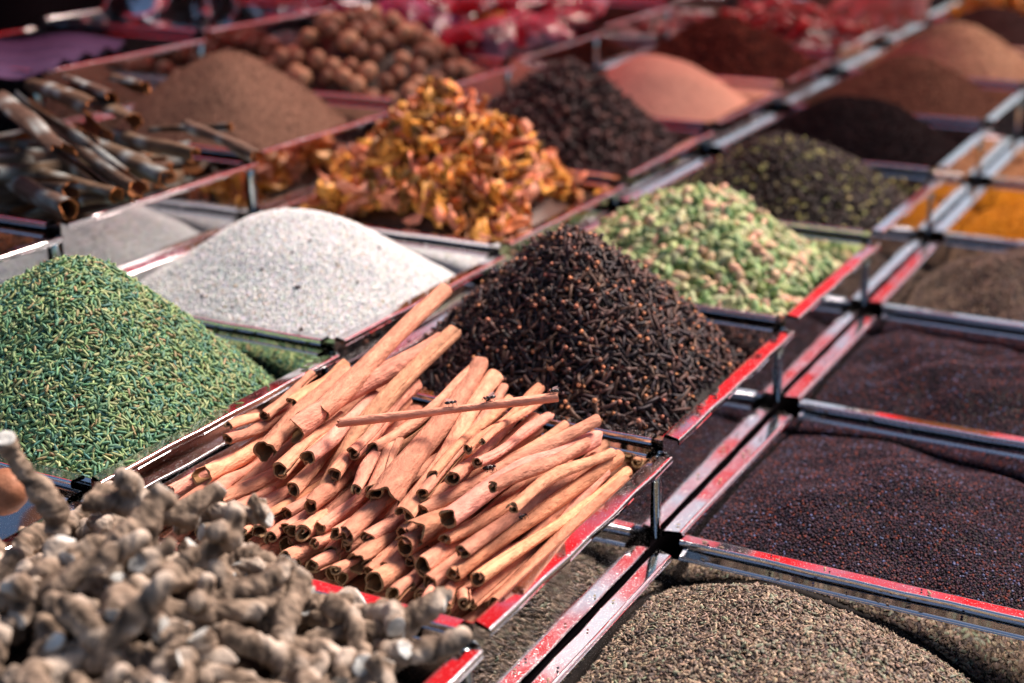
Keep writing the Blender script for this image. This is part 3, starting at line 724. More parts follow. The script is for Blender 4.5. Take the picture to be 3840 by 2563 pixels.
STICKS = [ # near end (px, py, u), far end (px, py, u), width in px, turns, double, flare, label
 (1195, 1545, .150, 1665, 1085, .335, 74, 1.4, 0, 0.0, 'thick kinked cinnamon stick rising highest out of the pile'),
 (1096, 1612, .122, 1645, 1275, .285, 76, 1.25, 0, 0.45, 'broad pale cinnamon stick with an open flared end on top of the pile'),
 (1203, 1868, .090, 1708, 1240, .300, 64, 1.6, 0, 0.0, 'long cinnamon stick with a rounded top end pointing at the white grain'),
 (1434, 1880, .090, 1805, 1362, .290, 84, 1.1, 0, 0.4, 'wide cinnamon bark with a torn flared lower end'),
 (1096, 1837, .085, 1470, 1420, .270, 54, 1.5, 0, 0.0, 'reddish cinnamon stick under the broad pale one'),
 (1523, 1930, .085, 1858, 1412, .290, 64, 1.6, 1, 0.0, 'cinnamon stick with a double rolled end at the middle of the pile'),
 (1580, 1860, .100, 1885, 1460, .285, 52, 1.4, 0, 0.0, 'cinnamon stick just right of the double rolled one'),
 (1265, 1585, .128, 2087, 1488, .228, 40, 1.1, 0, 0.0, 'thin straight cinnamon stick lying across the top with flies on it'),
 (1757, 1690, .140, 2029, 1460, .285, 46, 1.2, 0, 0.0, 'short grooved cinnamon stick below the tip of the thin crossing stick'),
 (1805, 1665, .150, 2036, 1505, .280, 28, 1.3, 0, 0.0, 'slender cinnamon sliver under the tip of the thin crossing stick'),
 (1790, 1730, .140, 2060, 1555, .285, 46, 1.5, 0, 0.0, 'pale cinnamon stick end near the clove tray rim'),
 (1590, 1880, .105, 2123, 1600, .275, 50, 1.5, 0, 0.0, 'cinnamon stick fanning right above the one with a fly'),
 (1585, 1915, .095, 2240, 1575, .255, 52, 1.5, 0, 0.0, 'long cinnamon stick reaching the clove rim with one fly midway'),
 (1672, 1944, .080, 2232, 1640, .258, 74, 1.15, 0, 0.2, 'thick pale pink cinnamon stick with a ragged torn edge'),
 (1545, 2002, .070, 2010, 1722, .225, 82, 1.05, 0, 0.25, 'wide cinnamon bark with a big open hollow lower end'),
 (1729, 2073, .065, 2230, 1705, .265, 54, 1.5, 0, 0.0, 'cinnamon stick half hidden under the ragged pale one'),
 (1702, 2153, .055, 2315, 1716, .268, 64, 1.5, 0, 0.0, 'stout cinnamon stick with a fly near the front rim'),
 (1795, 2171, .060, 2357, 1768, .268, 54, 1.5, 0, 0.0, 'cinnamon stick lying closest along the front rim'),
 (1398, 2185, .035, 1900, 1860, .190, 72, 1.3, 0, 0.1, 'thick cinnamon stick with a large round hollow end low in front'),
 (1336, 2118, .040, 1650, 1890, .150, 64, 1.1, 0, 0.35, 'cinnamon bark with a wavy flared end low in front'),
 (1292, 2046, .055, 1520, 1945, .140, 52, 1.6, 0, 0.0, 'tightly rolled cinnamon stick under the double rolled end'),
 (1180, 2127, .030, 1440, 1955, .130, 60, 1.4, 0, 0.0, 'yellowish cinnamon stick end low above the ginger'),
 (1073, 2100, .030, 1350, 1965, .130, 50, 1.6, 0, 0.0, 'short brown cinnamon stick end nearest the ginger'),
 (1176, 2037, .048, 1500, 1880, .150, 50, 1.2, 0, 0.0, 'cinnamon stick with a clean oval hollow end'),
 (1198, 1975, .062, 1490, 1850, .160, 54, 1.5, 0, 0.0, 'orange cinnamon stick end above the oval hollow one'),
 (1127, 2002, .048, 1310, 1880, .130, 66, 1.3, 0, 0.0, 'dark thick cinnamon stick end in the stack of ends'),
 (1015, 2024, .042, 1250, 1810, .150, 46, 1.8, 0, 0.0, 'cinnamon stick with a tight spiral end in the stack of ends'),
 (962, 1993, .042, 1130, 1890, .120, 62, 1.1, 0, 0.0, 'cinnamon curl with an open C shaped end in the stack of ends'),
 (908, 2000, .038, 985, 1910, .100, 30, 1.6, 0, 0.0, 'thinnest cinnamon stick end low above the ginger'),
 (881, 1850, .075, 1200, 1590, .180, 60, 1.5, 0, 0.0, 'long pale cinnamon stick with a chipped end over the ginger'),
 (636, 1845, .040, 1010, 1640, .150, 64, 1.4, 0, 0.0, 'leftmost cinnamon stick with a thick round end beside the fennel tray'),
 (680, 1895, .032, 920, 1775, .110, 42, 1.7, 0, 0.0, 'small tightly rolled cinnamon stick below the leftmost one'),
 (761, 1790, .062, 1030, 1620, .160, 68, 1.1, 0, 0.2, 'half open cinnamon curl near the left of the pile'),
 (779, 1860, .050, 990, 1735, .130, 58, 1.3, 0, 0.0, 'cinnamon stick under the half open curl'),
 (855, 1594, .110, 1100, 1520, .190, 42, 1.2, 1, 0.0, 'cinnamon stick with a double curled end sticking out at the upper left'),
 (855, 1652, .100, 1120, 1535, .185, 44, 1.4, 0, 0.2, 'cinnamon stick with a splintered end at the upper left'),
 (1096, 1504, .155, 1300, 1362, .235, 46, 1.3, 1, 0.0, 'short cinnamon stick with a dark figure eight end near the fennel rim'),
 (997, 1687, .095, 1295, 1400, .225, 74, 1.2, 0, 0.35, 'big reddish cinnamon bark with a curled flared end'),
 (1000, 1560, .140, 1176, 1404, .215, 42, 1.5, 0, 0.0, 'shadowed cinnamon stick next to the fennel tray wall'),
 (886, 1917, .050, 1030, 1830, .110, 56, 1.4, 0, 0.0, 'cinnamon stick end with a notched rim in the stack of ends'),
 (1167, 1903, .072, 1330, 1760, .150, 60, 1.4, 0, 0.0, 'hollow cinnamon stick end just under the long one'),
 (1332, 1832, .085, 1420, 1650, .170, 50, 1.5, 0, 0.0, 'red shaded cinnamon stick end in the centre'),
 (1400, 1841, .090, 1490, 1620, .180, 62, 1.1, 0, 0.15, 'cinnamon stick with a torn hole showing its hollow'),
 (1586, 2270, .025, 1690, 2095, .090, 36, 1.7, 0, 0.0, 'thin cinnamon stick standing low at the near rim'),
 (1666, 2265, .030, 1745, 2160, .085, 52, 1.6, 0, 0.0, 'short cinnamon stick low at the near rim, left of the corner'),
 (1733, 2265, .034, 1790, 2170, .085, 52, 1.5, 0, 0.0, 'short cinnamon stick lowest at the near corner'),
 (1479, 2234, .022, 1600, 2110, .085, 62, 1.3, 0, 0.0, 'cinnamon scrap low at the near rim beside the large round end'),
 (1400, 1690, .140, 1782, 1388, .280, 62, 1.4, 0, 0.0, 'pale cinnamon stick with a rounded end beside the wide torn bark'),
 (1330, 1700, .125, 1560, 1440, .245, 54, 1.4, 0, 0.0, 'cinnamon stick crossing under the thin one at the left'),
 (1620, 1790, .120, 1905, 1505, .270, 50, 1.5, 0, 0.0, 'cinnamon stick ending beside the middle fly'),
 (1690, 1800, .115, 1975, 1525, .268, 50, 1.3, 0, 0.0, 'cinnamon stick with its top end right under the thin crossing stick'),
 (1480, 1790, .115, 1740, 1440, .262, 54, 1.5, 0, 0.0, 'reddish cinnamon stick wedged between two wide barks'),
 (1250, 1780, .105, 1520, 1500, .230, 58, 1.4, 0, 0.0, 'cinnamon stick below the broad pale one, near the centre'),
 (1150, 1720, .100, 1400, 1480, .215, 54, 1.2, 0, 0.1, 'cinnamon curl hidden under the broad pale stick'),
 (1050, 1760, .085, 1290, 1560, .180, 58, 1.4, 0, 0.0, 'cinnamon stick beneath the big reddish flared bark'),
 (1850, 1830, .110, 2200, 1665, .240, 48, 1.4, 0, 0.0, 'cinnamon stick between the long one and the ragged pale one'),
 (1920, 1900, .105, 2292, 1695, .256, 48, 1.5, 0, 0.0, 'cinnamon stick just behind the stout one at the front'),
 (1261, 2145, .022, 1420, 2030, .090, 38, 1.7, 0, 0.0, 'thin cinnamon stick end under the wavy flared bark'),
]
GRP = 'cinnamon sticks in the pile'
for i, (x1, y1, u1, x2, y2, u2, w, turns, dbl, fl, lab) in enumerate(STICKS):
    A_, B_ = onu(x1, y1, u1), onu(x2, y2, u2)
    dep = (project((A_ + B_) / 2))[2]
    r = w / 2 / (FPX / dep)
    R, L = place_along(A_, B_, rng.uniform(0, 6.28) if not dbl else 0.3)
    V, Q, c = bark_roll(L, r * 0.97, i + 1, turns, 0.0012 + r * 0.13, bool(dbl), fl, 0.0, CIN_O, CIN_I, CIN_E, wob=0.002 if i in (7, 12, 16) else 0.02, tone=1.12 if i == 7 else None)
    o = obj('cinnamon_stick', mesh_np('cinnamon_stick', V, quads=Q, mat=M['cinnamon'], col=c), mat4=mat4(R, A_))
    tag(o, lab, 'cinnamon stick', GRP)
# sticks below them that carry the pile
cx, cy, cz = cell(1, 0); n_ = 0
for layer in range(7):
    z = cz - DEPTH + 0.010 + layer * 0.0115
    vs = np.arange(VF[1] + 0.013, VF[1] + TV - 0.012, 0.0128)
    for v_ in vs:
        if layer > 4 and not (VF[1] + 0.05 < v_ < VF[1] + TV - 0.03): continue
        u0 = 0.014 + layer * 0.006 + rng.uniform(0, 0.028); u1 = 0.272 - rng.uniform(0, 0.05)
        A_ = np.array([u0, np.clip(v_ + rng.normal() * 0.004, VF[1] + 0.012, VF[1] + TV - 0.012), z + rng.normal() * 0.002 + 0.003])
        B_ = np.array([u1, np.clip(v_ + rng.normal() * 0.012, VF[1] + 0.012, VF[1] + TV - 0.012), z + rng.normal() * 0.003 - 0.005])
        R, L = place_along(A_, B_, rng.uniform(0, 6.28)); r = rng.uniform(0.0044, 0.0066); n_ += 1
        V, Q, c = bark_roll(L, r, 200 + n_, rng.uniform(1.2, 1.8), 0.0016, False, 0.0, 0, CIN_O, CIN_I, CIN_E, nS=18, nT=6)
        o = obj('cinnamon_stick', mesh_np('cinnamon_stick', V, quads=Q, mat=M['cinnamon'], col=c), mat4=mat4(R, A_))
        tag(o, GEN_LABEL, 'cinnamon stick', 'buried cinnamon sticks')

for i in range(30):
    v_ = VF[1] + 0.02 + (TV - 0.05) * (i + rng.uniform(0.1, 0.9)) / 30; g_ = 1 - ((v_ - 0.14) / 0.15) ** 2
    u0, u1 = rng.uniform(0.045, 0.10), rng.uniform(0.225, 0.285)
    A_ = np.array([u0, v_ + rng.normal() * 0.006, 0.061 + 0.014 * g_ + rng.normal() * 0.004]); B_ = np.array([u1, v_ + rng.normal() * 0.016 + 0.01, 0.064 + 0.028 * g_ + rng.normal() * 0.004])
    A_[1], B_[1] = np.clip([A_[1], B_[1]], VF[1] + 0.012, VF[1] + TV - 0.012)
    R, L = place_along(A_, B_, rng.uniform(0, 6.28))
    V, Q, c = bark_roll(L, rng.uniform(0.0038, 0.0060), 400 + i, rng.uniform(1.1, 1.8), 0.0015, False, 0.1 * (i % 3), 0, CIN_O, CIN_I, CIN_E, nS=20, nT=10)
    tag(obj('cinnamon_stick', mesh_np('cinnamon_stick', V, quads=Q, mat=M['cinnamon'], col=c), mat4=mat4(R, A_)), 'cinnamon stick half covered by the top layer of the pile', 'cinnamon stick', 'half covered cinnamon sticks')

# ------------------------------------------------------------------ cassia bark
CAS_O, CAS_I, CAS_E, CAS_P = lin(84, 68, 55), lin(112, 72, 44), lin(142, 86, 48), lin(134, 142, 140)
BARK = [(0, 395, 1.50, 235, 590, 1.12, 112, 'thick bark roll with pale lichen spots at the left edge'), (205, 490, 1.42, 516, 712, 1.10, 74, 'long grey bark roll in front, its end near the rim'),
        (86, 360, 1.58, 485, 662, 1.22, 62, 'brown bark strip behind the long grey roll'), (344, 545, 1.50, 630, 672, 1.28, 88, 'bark curl with a hooked end beside the front rim'),
        (396, 505, 1.55, 735, 582, 1.42, 64, 'pale spotted bark roll pointing right'), (120, 318, 1.72, 350, 405, 1.50, 68, 'grey bark roll high in the heap'),
        (367, 400, 1.66, 500, 462, 1.54, 78, 'short hollow bark roll in front of the brown powder'), (0, 600, 1.32, 435, 732, 1.06, 62, 'bark roll low at the left'),
        (0, 662, 1.22, 262, 790, 1.02, 82, 'lowest bark roll at the left corner'), (200, 574, 1.38, 430, 735, 1.10, 64, 'bark strip under the long grey roll'),
        (90, 690, 1.18, 268, 712, 1.10, 68, 'short dark bark roll with a hollow end at the lower left'), (700, 470, 1.72, 966, 590, 1.55, 54, 'bark roll farthest right by the rim corner'),
        (563, 488, 1.70, 865, 478, 1.68, 30, 'thin reddish bark sliver lying on the powder'), (290, 430, 1.62, 395, 520, 1.46, 72, 'stubby bark piece in the middle of the heap'),
        (310, 756, 1.10, 500, 742, 1.12, 38, 'bark sliver lying along the front rim'), (250, 300, 1.78, 420, 372, 1.62, 56, 'bark curl at the back of the heap'),
        (430, 300, 1.80, 545, 330, 1.72, 50, 'small bark curl at the back beside the powder')]
for i, (x1, y1, k1, x2, y2, k2, w, lab) in enumerate(BARK):
    A_, B_ = onu(x2, y2, k2 * AU), onu(x1, y1, k1 * AU)
    r = w / 2 / (FPX / project((A_ + B_) / 2)[2]); R, L = place_along(A_, B_, rng.uniform(0, 6.28))
    V, Q, c = bark_roll(L, r * 0.95, 500 + i, rng.uniform(0.5, 1.0), 0.0022, False, 0.0, 0, CAS_O, CAS_I, CAS_E, CAS_P, nS=30, nT=12, wob=0.008)
    o = obj('cassia_bark', mesh_np('cassia_bark', V, quads=Q, mat=M['cassia'], col=c), mat4=mat4(R, A_))
    tag(o, lab, 'cassia bark', 'cassia bark rolls')
cx, cy, cz = cell(3, 1)
for i in range(64):
    a = rng.uniform(-1.1, -0.3); L = rng.uniform(0.10, 0.17); lay = i // 14
    c0 = np.array([cx + rng.uniform(-0.07, 0.07), cy + rng.uniform(-0.09, 0.09), cz - DEPTH + 0.016 + lay * 0.021])
    d = np.array([math.cos(a), math.sin(a), rng.normal() * 0.06]); A_ = c0 - d * L / 2; B_ = c0 + d * L / 2
    for P_ in (A_, B_):
        P_[0] = np.clip(P_[0], cx - TU / 2 + 0.014, cx + TU / 2 - 0.014); P_[1] = np.clip(P_[1], cy - TV / 2 + 0.014, cy + TV / 2 - 0.014)
    if np.linalg.norm(B_ - A_) < 0.03: continue
    R, L = place_along(B_, A_, rng.uniform(0, 6.28))
    V, Q, c = bark_roll(L, rng.uniform(0.010, 0.0145), 560 + i, rng.uniform(0.5, 0.95), 0.0022, False, 0.0, 0, CAS_O, CAS_I, CAS_E, CAS_P, nS=22, nT=8, wob=0.006)
    tag(obj('cassia_bark', mesh_np('cassia_bark', V, quads=Q, mat=M['cassia'], col=c), mat4=mat4(R, B_)), 'rough bark roll deep in the cassia heap', 'cassia bark', 'buried cassia bark rolls')

# ------------------------------------------------------------------ dried ginger
M['ginger'] = mat_attr('dried_ginger', 0.85, 0.15, 130, 0.30, 0.8, 240, 0.0022)
def ginger_variant(seed, upright=False):
    r = np.random.default_rng(900 + seed)
    balls = []; tips = []
    n = r.integers(4, 6); p = np.zeros(3); d = np.array([1.0, 0, 0]); pts = [p.copy()]
    for i in range(n):
        d = d + r.normal(size=3) * np.array([0.1, 0.38, 0.22]); d /= np.linalg.norm(d); p = p + d * r.uniform(0.011, 0.017); pts.append(p.copy())
    def limb(a, b, ra, rb, k=6):
        for f in np.linspace(0, 1, k): balls.append((a + (b - a) * f, (ra + (rb - ra) * f) * (1 + 0.10 * math.sin(f * 9 + seed))))
    rad = [r.uniform(0.0042, 0.0072) for _ in pts]
    for i in range(n): limb(pts[i], pts[i + 1], rad[i], rad[i + 1])
    tips.append((pts[-1], d, rad[-1])); tips.append((pts[0], np.array([-1.0, 0, 0]), rad[0]))
    for b in range(0 if upright else r.integers(1, 4)):
        q_ = pts[r.integers(1, n + 1)]; dd = r.normal(size=3) * np.array([0.5, 1, 0.7]); dd /= np.linalg.norm(dd)
        e = q_ + dd * r.uniform(0.011, 0.020); limb(q_, e, 0.0058, r.uniform(0.0036, 0.0056)); tips.append((e, dd, 0.0046))
    import bmesh
    bm = bmesh.new()
    for c, rr_ in balls: bmesh.ops.create_icosphere(bm, subdivisions=2, radius=rr_, matrix=Matrix.Translation(Vector(c)))
    me = bpy.data.meshes.new('tmp'); bm.to_mesh(me); bm.free()
    o = bpy.data.objects.new('tmp', me); COL.objects.link(o)
    md = o.modifiers.new('r', 'REMESH'); md.mode = 'VOXEL'; md.voxel_size = 0.0010
    sm = o.modifiers.new('s', 'SMOOTH'); sm.iterations = 6; sm.factor = 0.5
    dg = bpy.context.evaluated_depsgraph_get(); ev = bpy.data.meshes.new_from_object(o.evaluated_get(dg))
    V = np.empty(len(ev.vertices) * 3, np.float32); ev.vertices.foreach_get('co', V); V = V.reshape(-1, 3).astype(float)
    Q = [list(p_.vertices) for p_ in ev.polygons]; NN = np.empty(len(ev.vertices) * 3, np.float32); ev.vertices.foreach_get('normal', NN); NN = NN.reshape(-1, 3)
    bpy.data.objects.remove(o); bpy.data.meshes.remove(me); bpy.data.meshes.remove(ev)
    n1 = vnoise(V, 130, seed); n2 = vnoise(V * np.array([1.0, 0.45, 0.45]), 420, seed + 3)
    ringw = np.sin(V[:, 0] * 900 + 6 * n1)
    V += NN * (0.0013 * n1 + 0.0010 * n2 + 0.00022 * ringw)[:, None]
    white = np.zeros(len(V))
    for (c, dd, rr_) in tips:
        if r.uniform() > 0.72: continue
        dd = dd + r.normal(size=3) * 0.35; dd /= np.linalg.norm(dd)
        h_ = (V - (c + dd * rr_ * 0.45)) @ dd; near = (np.linalg.norm(V - c, axis=1) < rr_ * 1.35) & (h_ > 0)
        V[near] -= h_[near][:, None] * dd * 0.93; white[near] = 1
    base = np.array(lin(138, 122, 106)); dk = np.array(lin(80, 69, 59)); pale = np.array(lin(182, 170, 156))
    m1 = np.clip(0.5 + 0.9 * n1 + 0.8 * n2 + 0.08 * ringw, 0, 1)[:, None]
    c = dk * (1 - m1) + base * m1; m2 = np.clip((vnoise(V, 60, seed + 9) - 0.1) * 2.2, 0, 0.8)[:, None]; c = c * (1 - m2) + pale * m2
    wh = np.array(lin(196, 200, 196))*(0.8+0.3*np.clip(n2,-0.6,0.6))[:, None]; c = c * (1 - white[:, None]) + wh * white[:, None]
    quads = [q_ for q_ in Q if len(q_) == 4]; tris = [q_ for q_ in Q if len(q_) == 3]
    V -= V.mean(0)
    return mesh_np('ginger_root', V, quads=quads, tris=tris, mat=M['ginger'], col=c)
GV = [ginger_variant(i, i == 0) for i in range(9)]
HG = Heap(1, -1, 0.066, 0.012, 0.0, px=0.0, py=0.1, e=0.5, bumps=0.005, seed=30, power=3.0)
GG = 'dried ginger roots in the tray'
def ginger(P, R, s_, var, lab, grp):
    o = obj('ginger_root', GV[var], mat4=mat4(R, P, s_)); tag(o, lab, 'ginger', grp); return o
def frame_dir(d, n):
    d = np.array(d, float); d /= np.linalg.norm(d); n = np.array(n, float); n -= (n @ d) * d; n /= np.linalg.norm(n)
    return np.stack([d, np.cross(n, d), n], -1)
for (px, py, u, d, s_, var, lab) in [
    (160, 1880, -0.10, (0.1, 0.15, 1.0), 1.15, 0, 'bluish ginger finger standing upright at the left'),
    (560, 1880, -0.06, (0.35, -0.8, -0.35), 1.2, 1, 'bent ginger root with a cut end leaning on the cinnamon tray'),
    (1080, 2200, -0.035, (0.2, -0.9, -0.2), 1.1, 2, 'knobbly ginger root at the crest of the ginger pile'),
    (1400, 2330, -0.03, (0.3, -0.9, -0.1), 1.25, 3, 'large smooth ginger root beside the near rim corner'),
    (1330, 2460, -0.075, (0.2, -0.95, -0.25), 1.1, 4, 'ginger root with a round white cut at the lower middle'),
    (850, 1930, -0.02, (0.6, -0.4, 0.2), 0.9, 5, 'pale ginger tip touching the cinnamon ends'),
    (620, 2130, -0.10, (0.3, -0.9, 0.1), 1.3, 6, 'long ginger root with a white cut face in the middle of the pile'),
    (250, 2200, -0.14, (0.7, -0.5, 0.3), 1.2, 7, 'ginger root with a pale oval cut at the left'),
    (300, 1960, -0.03, (0.5, -0.8, 0.2), 1.2, 3, 'ginger root over the far left corner of its tray'),
    (440, 1900, -0.015, (-0.2, -0.95, 0.15), 1.1, 5, 'ginger root lying across the rim towards the fennel tray'),
    (180, 2010, -0.06, (0.8, 0.4, 0.3), 1.2, 2, 'ginger root at the foot of the upright finger'),
    (380, 2450, -0.17, (0.3, -0.9, 0.1), 1.3, 8, 'big blurred ginger root at the bottom left')]:
    ginger(onu(px, py, u), frame_dir(d, (-0.5, -0.4, 0.8)), s_, var, lab, GG)
xs, ys = [], []
for i in range(9):
    for j in range(10):
        x = -0.94 + 1.9 * (i + rng.uniform(0.15, 0.85)) / 9; y = -0.94 + 1.9 * (j + rng.uniform(0.15, 0.85)) / 10
        P = HG.pos(np.array([x]), np.array([y]))[0]; N = HG.normal(np.array([x]), np.array([y]))[0]
        if not in_frame(P[None], 700)[0]: continue
        P[2] += rng.uniform(-0.010, 0.004)
        a = rng.uniform(0, 6.28); dv = np.array([math.cos(a), math.sin(a), rng.normal() * 0.35])
        x_, y_, _z = project(P)
        ginger(P, frame_dir(dv, N + rng.normal(size=3) * 0.4), rng.uniform(0.95, 1.3), int(rng.integers(1, 9)), ['knobbly dried ginger root on the ginger pile near the left edge', 'knobbly dried ginger root on the middle of the ginger pile', 'knobbly dried ginger root on the ginger pile near its front rim'][0 if x_ < 500 else (1 if x_ < 1050 else 2)], 'ginger roots on the pile')
for i in range(40):
    x, y = rng.uniform(-0.8, 0.8, 2); P = HG.pos(np.array([x]), np.array([y]))[0]
    if not in_frame(P[None], 500)[0]: continue
    P[2] -= rng.uniform(0.020, 0.035)
    ginger(P, rand_rot(1)[0], 1.1, int(rng.integers(1, 9)), 'dried ginger root mostly covered by others in the ginger pile', 'covered ginger roots')
Vv, Q, c = HG.surface('ginger', M['ginger'], lin(60, 48, 40), 0.030, 30)  # bed colour darkened as the shade between the roots
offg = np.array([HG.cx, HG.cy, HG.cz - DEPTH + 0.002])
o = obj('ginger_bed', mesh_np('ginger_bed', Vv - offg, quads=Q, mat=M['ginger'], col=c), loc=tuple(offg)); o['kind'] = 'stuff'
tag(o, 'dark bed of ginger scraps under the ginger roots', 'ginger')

# ------------------------------------------------------------------ nutmegs
M['nut'] = mat_attr('nutmeg', 0.6, 0.3, 120, 0.3, 0.6, 200, 0.002)
def nut_mesh(seed):
    V, T, c = ellipsoid(14, 9, 0.0135, 0.0112, 0.0108)
    n1 = vnoise(V, 110, seed); V = V * (1 + 0.05 * n1)[:, None]
    tone = [lin(168, 118, 88), lin(146, 98, 72), lin(186, 136, 102), lin(130, 88, 66)][seed % 4]
    return mesh_np('nutmeg', V, tris=T, mat=M['nut'], col=np.array(tone) * (1 + 0.25 * n1)[:, None])
NM = [nut_mesh(i) for i in range(8)]
HN = Heap(3, 3, 0.075, 0.0, -0.02, e=0.4, bumps=0.004, seed=31)
for i in range(10):
    for j in range(10):
        x, y = -0.95 + 1.9 * (i + rng.uniform(0.2, 0.8)) / 10, -0.95 + 1.9 * (j + rng.uniform(0.2, 0.8)) / 10
        P = HN.pos(np.array([x]), np.array([y]))[0]; P[2] += rng.uniform(-0.006, 0.006)
        tag(obj('nutmeg', NM[rng.integers(8)], mat4=mat4(rand_rot(1)[0], P, rng.uniform(0.85, 1.15))), ['round brown nutmeg on the near slope of the nutmeg heap', 'round brown nutmeg on the far slope of the nutmeg heap'][int(x > 0)], 'nutmeg', 'nutmegs in their tray')
Vv, Q, c = HN.surface('nuts', M['nut'], lin(60, 40, 30), 0.014, 30)  # dark filler below the nuts, its colour stands in for shade
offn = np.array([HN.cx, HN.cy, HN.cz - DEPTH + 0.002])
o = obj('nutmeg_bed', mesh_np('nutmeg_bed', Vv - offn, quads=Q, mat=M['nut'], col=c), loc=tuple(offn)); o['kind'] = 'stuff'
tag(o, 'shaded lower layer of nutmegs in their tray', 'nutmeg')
for (px, py, u, s_, lab) in [(12, 1845, -0.055, 1.35, 'single brown nut at the left edge beside the upright ginger')]:
    P = onu(px, py, u); tag(obj('brown_nut', NM[1], mat4=mat4(rand_rot(1)[0], P, s_)), lab, 'nut')
for i in range(7):
    cx, cy, cz = cell(2, -1); P = np.array([cx + rng.uniform(-0.02, 0.115), cy - 0.05 + rng.uniform(-0.06, 0.12), cz - DEPTH + 0.016 + 0.02 * (i % 2)])
    tag(obj('brown_nut', NM[rng.integers(8)], mat4=mat4(rand_rot(1)[0], P, 1.3)), 'dark brown nut down in the shadowed left tray', 'nut', 'nuts in the shadowed tray')

# ------------------------------------------------------------------ chillies, packets, cloth, pot, far yellow heap
M['chilli'] = mat_attr('dried_chilli', 0.35, 0.5, 90, 0.3, 0.4, 150, 0.002)
def chilli_mesh(seed):
    r = np.random.default_rng(seed); t = np.linspace(0, 1, 9); L = r.uniform(0.05, 0.075); k = r.uniform(0.3, 1.2)
    pts = np.stack([L * (t - 0.5), 0.03 * k * (t - 0.5) ** 2 * 2, 0.006 * np.sin(4 * t + seed)], -1)
    rad = 0.0062 * np.clip(np.minimum(1, t * 7 + 0.15) * (1 - t ** 1.8) + 0.06, 0.04, 1) * (1 + 0.15 * np.sin(t * 17 + seed))
    V, Q, T = tube_np(pts, rad, 8); V[:, 2] *= 0.7
    V2, Q2, T2 = tube_np([pts[0] - [0.014, -0.003, 0], pts[0]], [0.0012, 0.0018], 5)
    return mesh_np('chilli', np.concatenate([V, V2]), quads=Q + [[a + len(V) for a in q_] for q_ in Q2], tris=T + [[a + len(V) for a in q_] for q_ in T2], mat=M['chilli'],
                   col=np.concatenate([np.tile(lin(*[(176, 18, 22), (150, 14, 20), (196, 30, 28), (160, 20, 48)][seed % 4]), (len(V), 1)), np.tile(lin(120, 90, 50), (len(V2), 1))]))
CH = [chilli_mesh(i) for i in range(8)]
HC = Heap(2, 6, 0.055, -0.01, -0.03, e=0.4, bumps=0.006, seed=33)
for i in range(70):
    x, y = rng.uniform(-0.9, 0.9, 2); P = HC.pos(np.array([x]), np.array([y]))[0]; P[2] += rng.uniform(-0.008, 0.012); N = HC.normal(np.array([x]), np.array([y]))[0]
    a = rng.uniform(0, 6.28)
    tag(obj('red_chilli', CH[rng.integers(8)], mat4=mat4(frame_dir((math.cos(a), math.sin(a), rng.normal() * 0.3), N), P)), 'dried red chilli in the far heap below the hand', 'chilli', 'dried red chillies')
Vv, Q, c = HC.surface('c', M['chilli'], lin(70, 12, 14), 0.012, 30); offc = np.array([HC.cx, HC.cy, HC.cz - DEPTH + 0.002])  # filler under the chillies, painted dark for the shade between them
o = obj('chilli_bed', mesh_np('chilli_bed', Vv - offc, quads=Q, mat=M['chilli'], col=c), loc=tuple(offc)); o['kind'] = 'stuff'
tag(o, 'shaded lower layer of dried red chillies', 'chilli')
tray(1, 8, 'farthest steel tray of yellow petals at the top right'); tray(2, 7, 'far steel tray beneath the reaching hand')
build_heap('yellow_petal_heap', 'heap of yellow petals at the top right edge', 'flower heap', Heap(1, 8, 0.06, -0.01, -0.03, e=0.4, bumps=0.006, seed=34), [mace_base(80 + i, 0.02, 0.012) for i in range(4)], M['mace'], 400,
           [lin(222, 168, 20), lin(196, 138, 16), lin(150, 110, 20)], None, (-0.004, 0.008), 0.9, (0.8, 1.3), lin(90, 64, 10), 0.01, 0, 'petal')
powder('far_dark_heap', 'dark heap in the far tray beneath the hand', Heap(2, 7, 0.02, -0.02, -0.03, e=0.5, seed=36), lin(50, 30, 28), M['powder'])

def plastic(name, base, dark):
    mt, nt, b = new_mat(name); L = nt.links.new
    tc = node(nt, 'ShaderNodeTexCoord'); n = node(nt, 'ShaderNodeTexNoise', Scale=38.0, Detail=3.0); L(tc.outputs['Object'], n.inputs['Vector'])
    rp = node(nt, 'ShaderNodeValToRGB'); rp.color_ramp.elements[0].color = (*dark, 1); rp.color_ramp.elements[1].color = (*base, 1)  # light blotches in the colour stand in for highlights on the film
    rp.color_ramp.elements[0].position = 0.42; rp.color_ramp.elements[1].position = 0.62
    L(n.outputs['Fac'], rp.inputs[0]); L(rp.outputs[0], b.inputs['Base Color']); b.inputs['Roughness'].default_value = 0.16
    b.inputs['Coat Weight'].default_value = 0.6
    bp = node(nt, 'ShaderNodeBump', Strength=0.9, Distance=0.006); L(n.outputs['Fac'], bp.inputs['Height']); L(bp.outputs[0], b.inputs['Normal'])
    return mt
PK = [plastic('pink_packet_film', lin(176, 70, 92), lin(84, 18, 30)), plastic('violet_packet_film', lin(150, 84, 130), lin(70, 24, 52)), plastic('crimson_packet_film', lin(160, 36, 54), lin(70, 10, 20)), plastic('yellow_packet_film', lin(206, 170, 40), lin(130, 60, 40))]
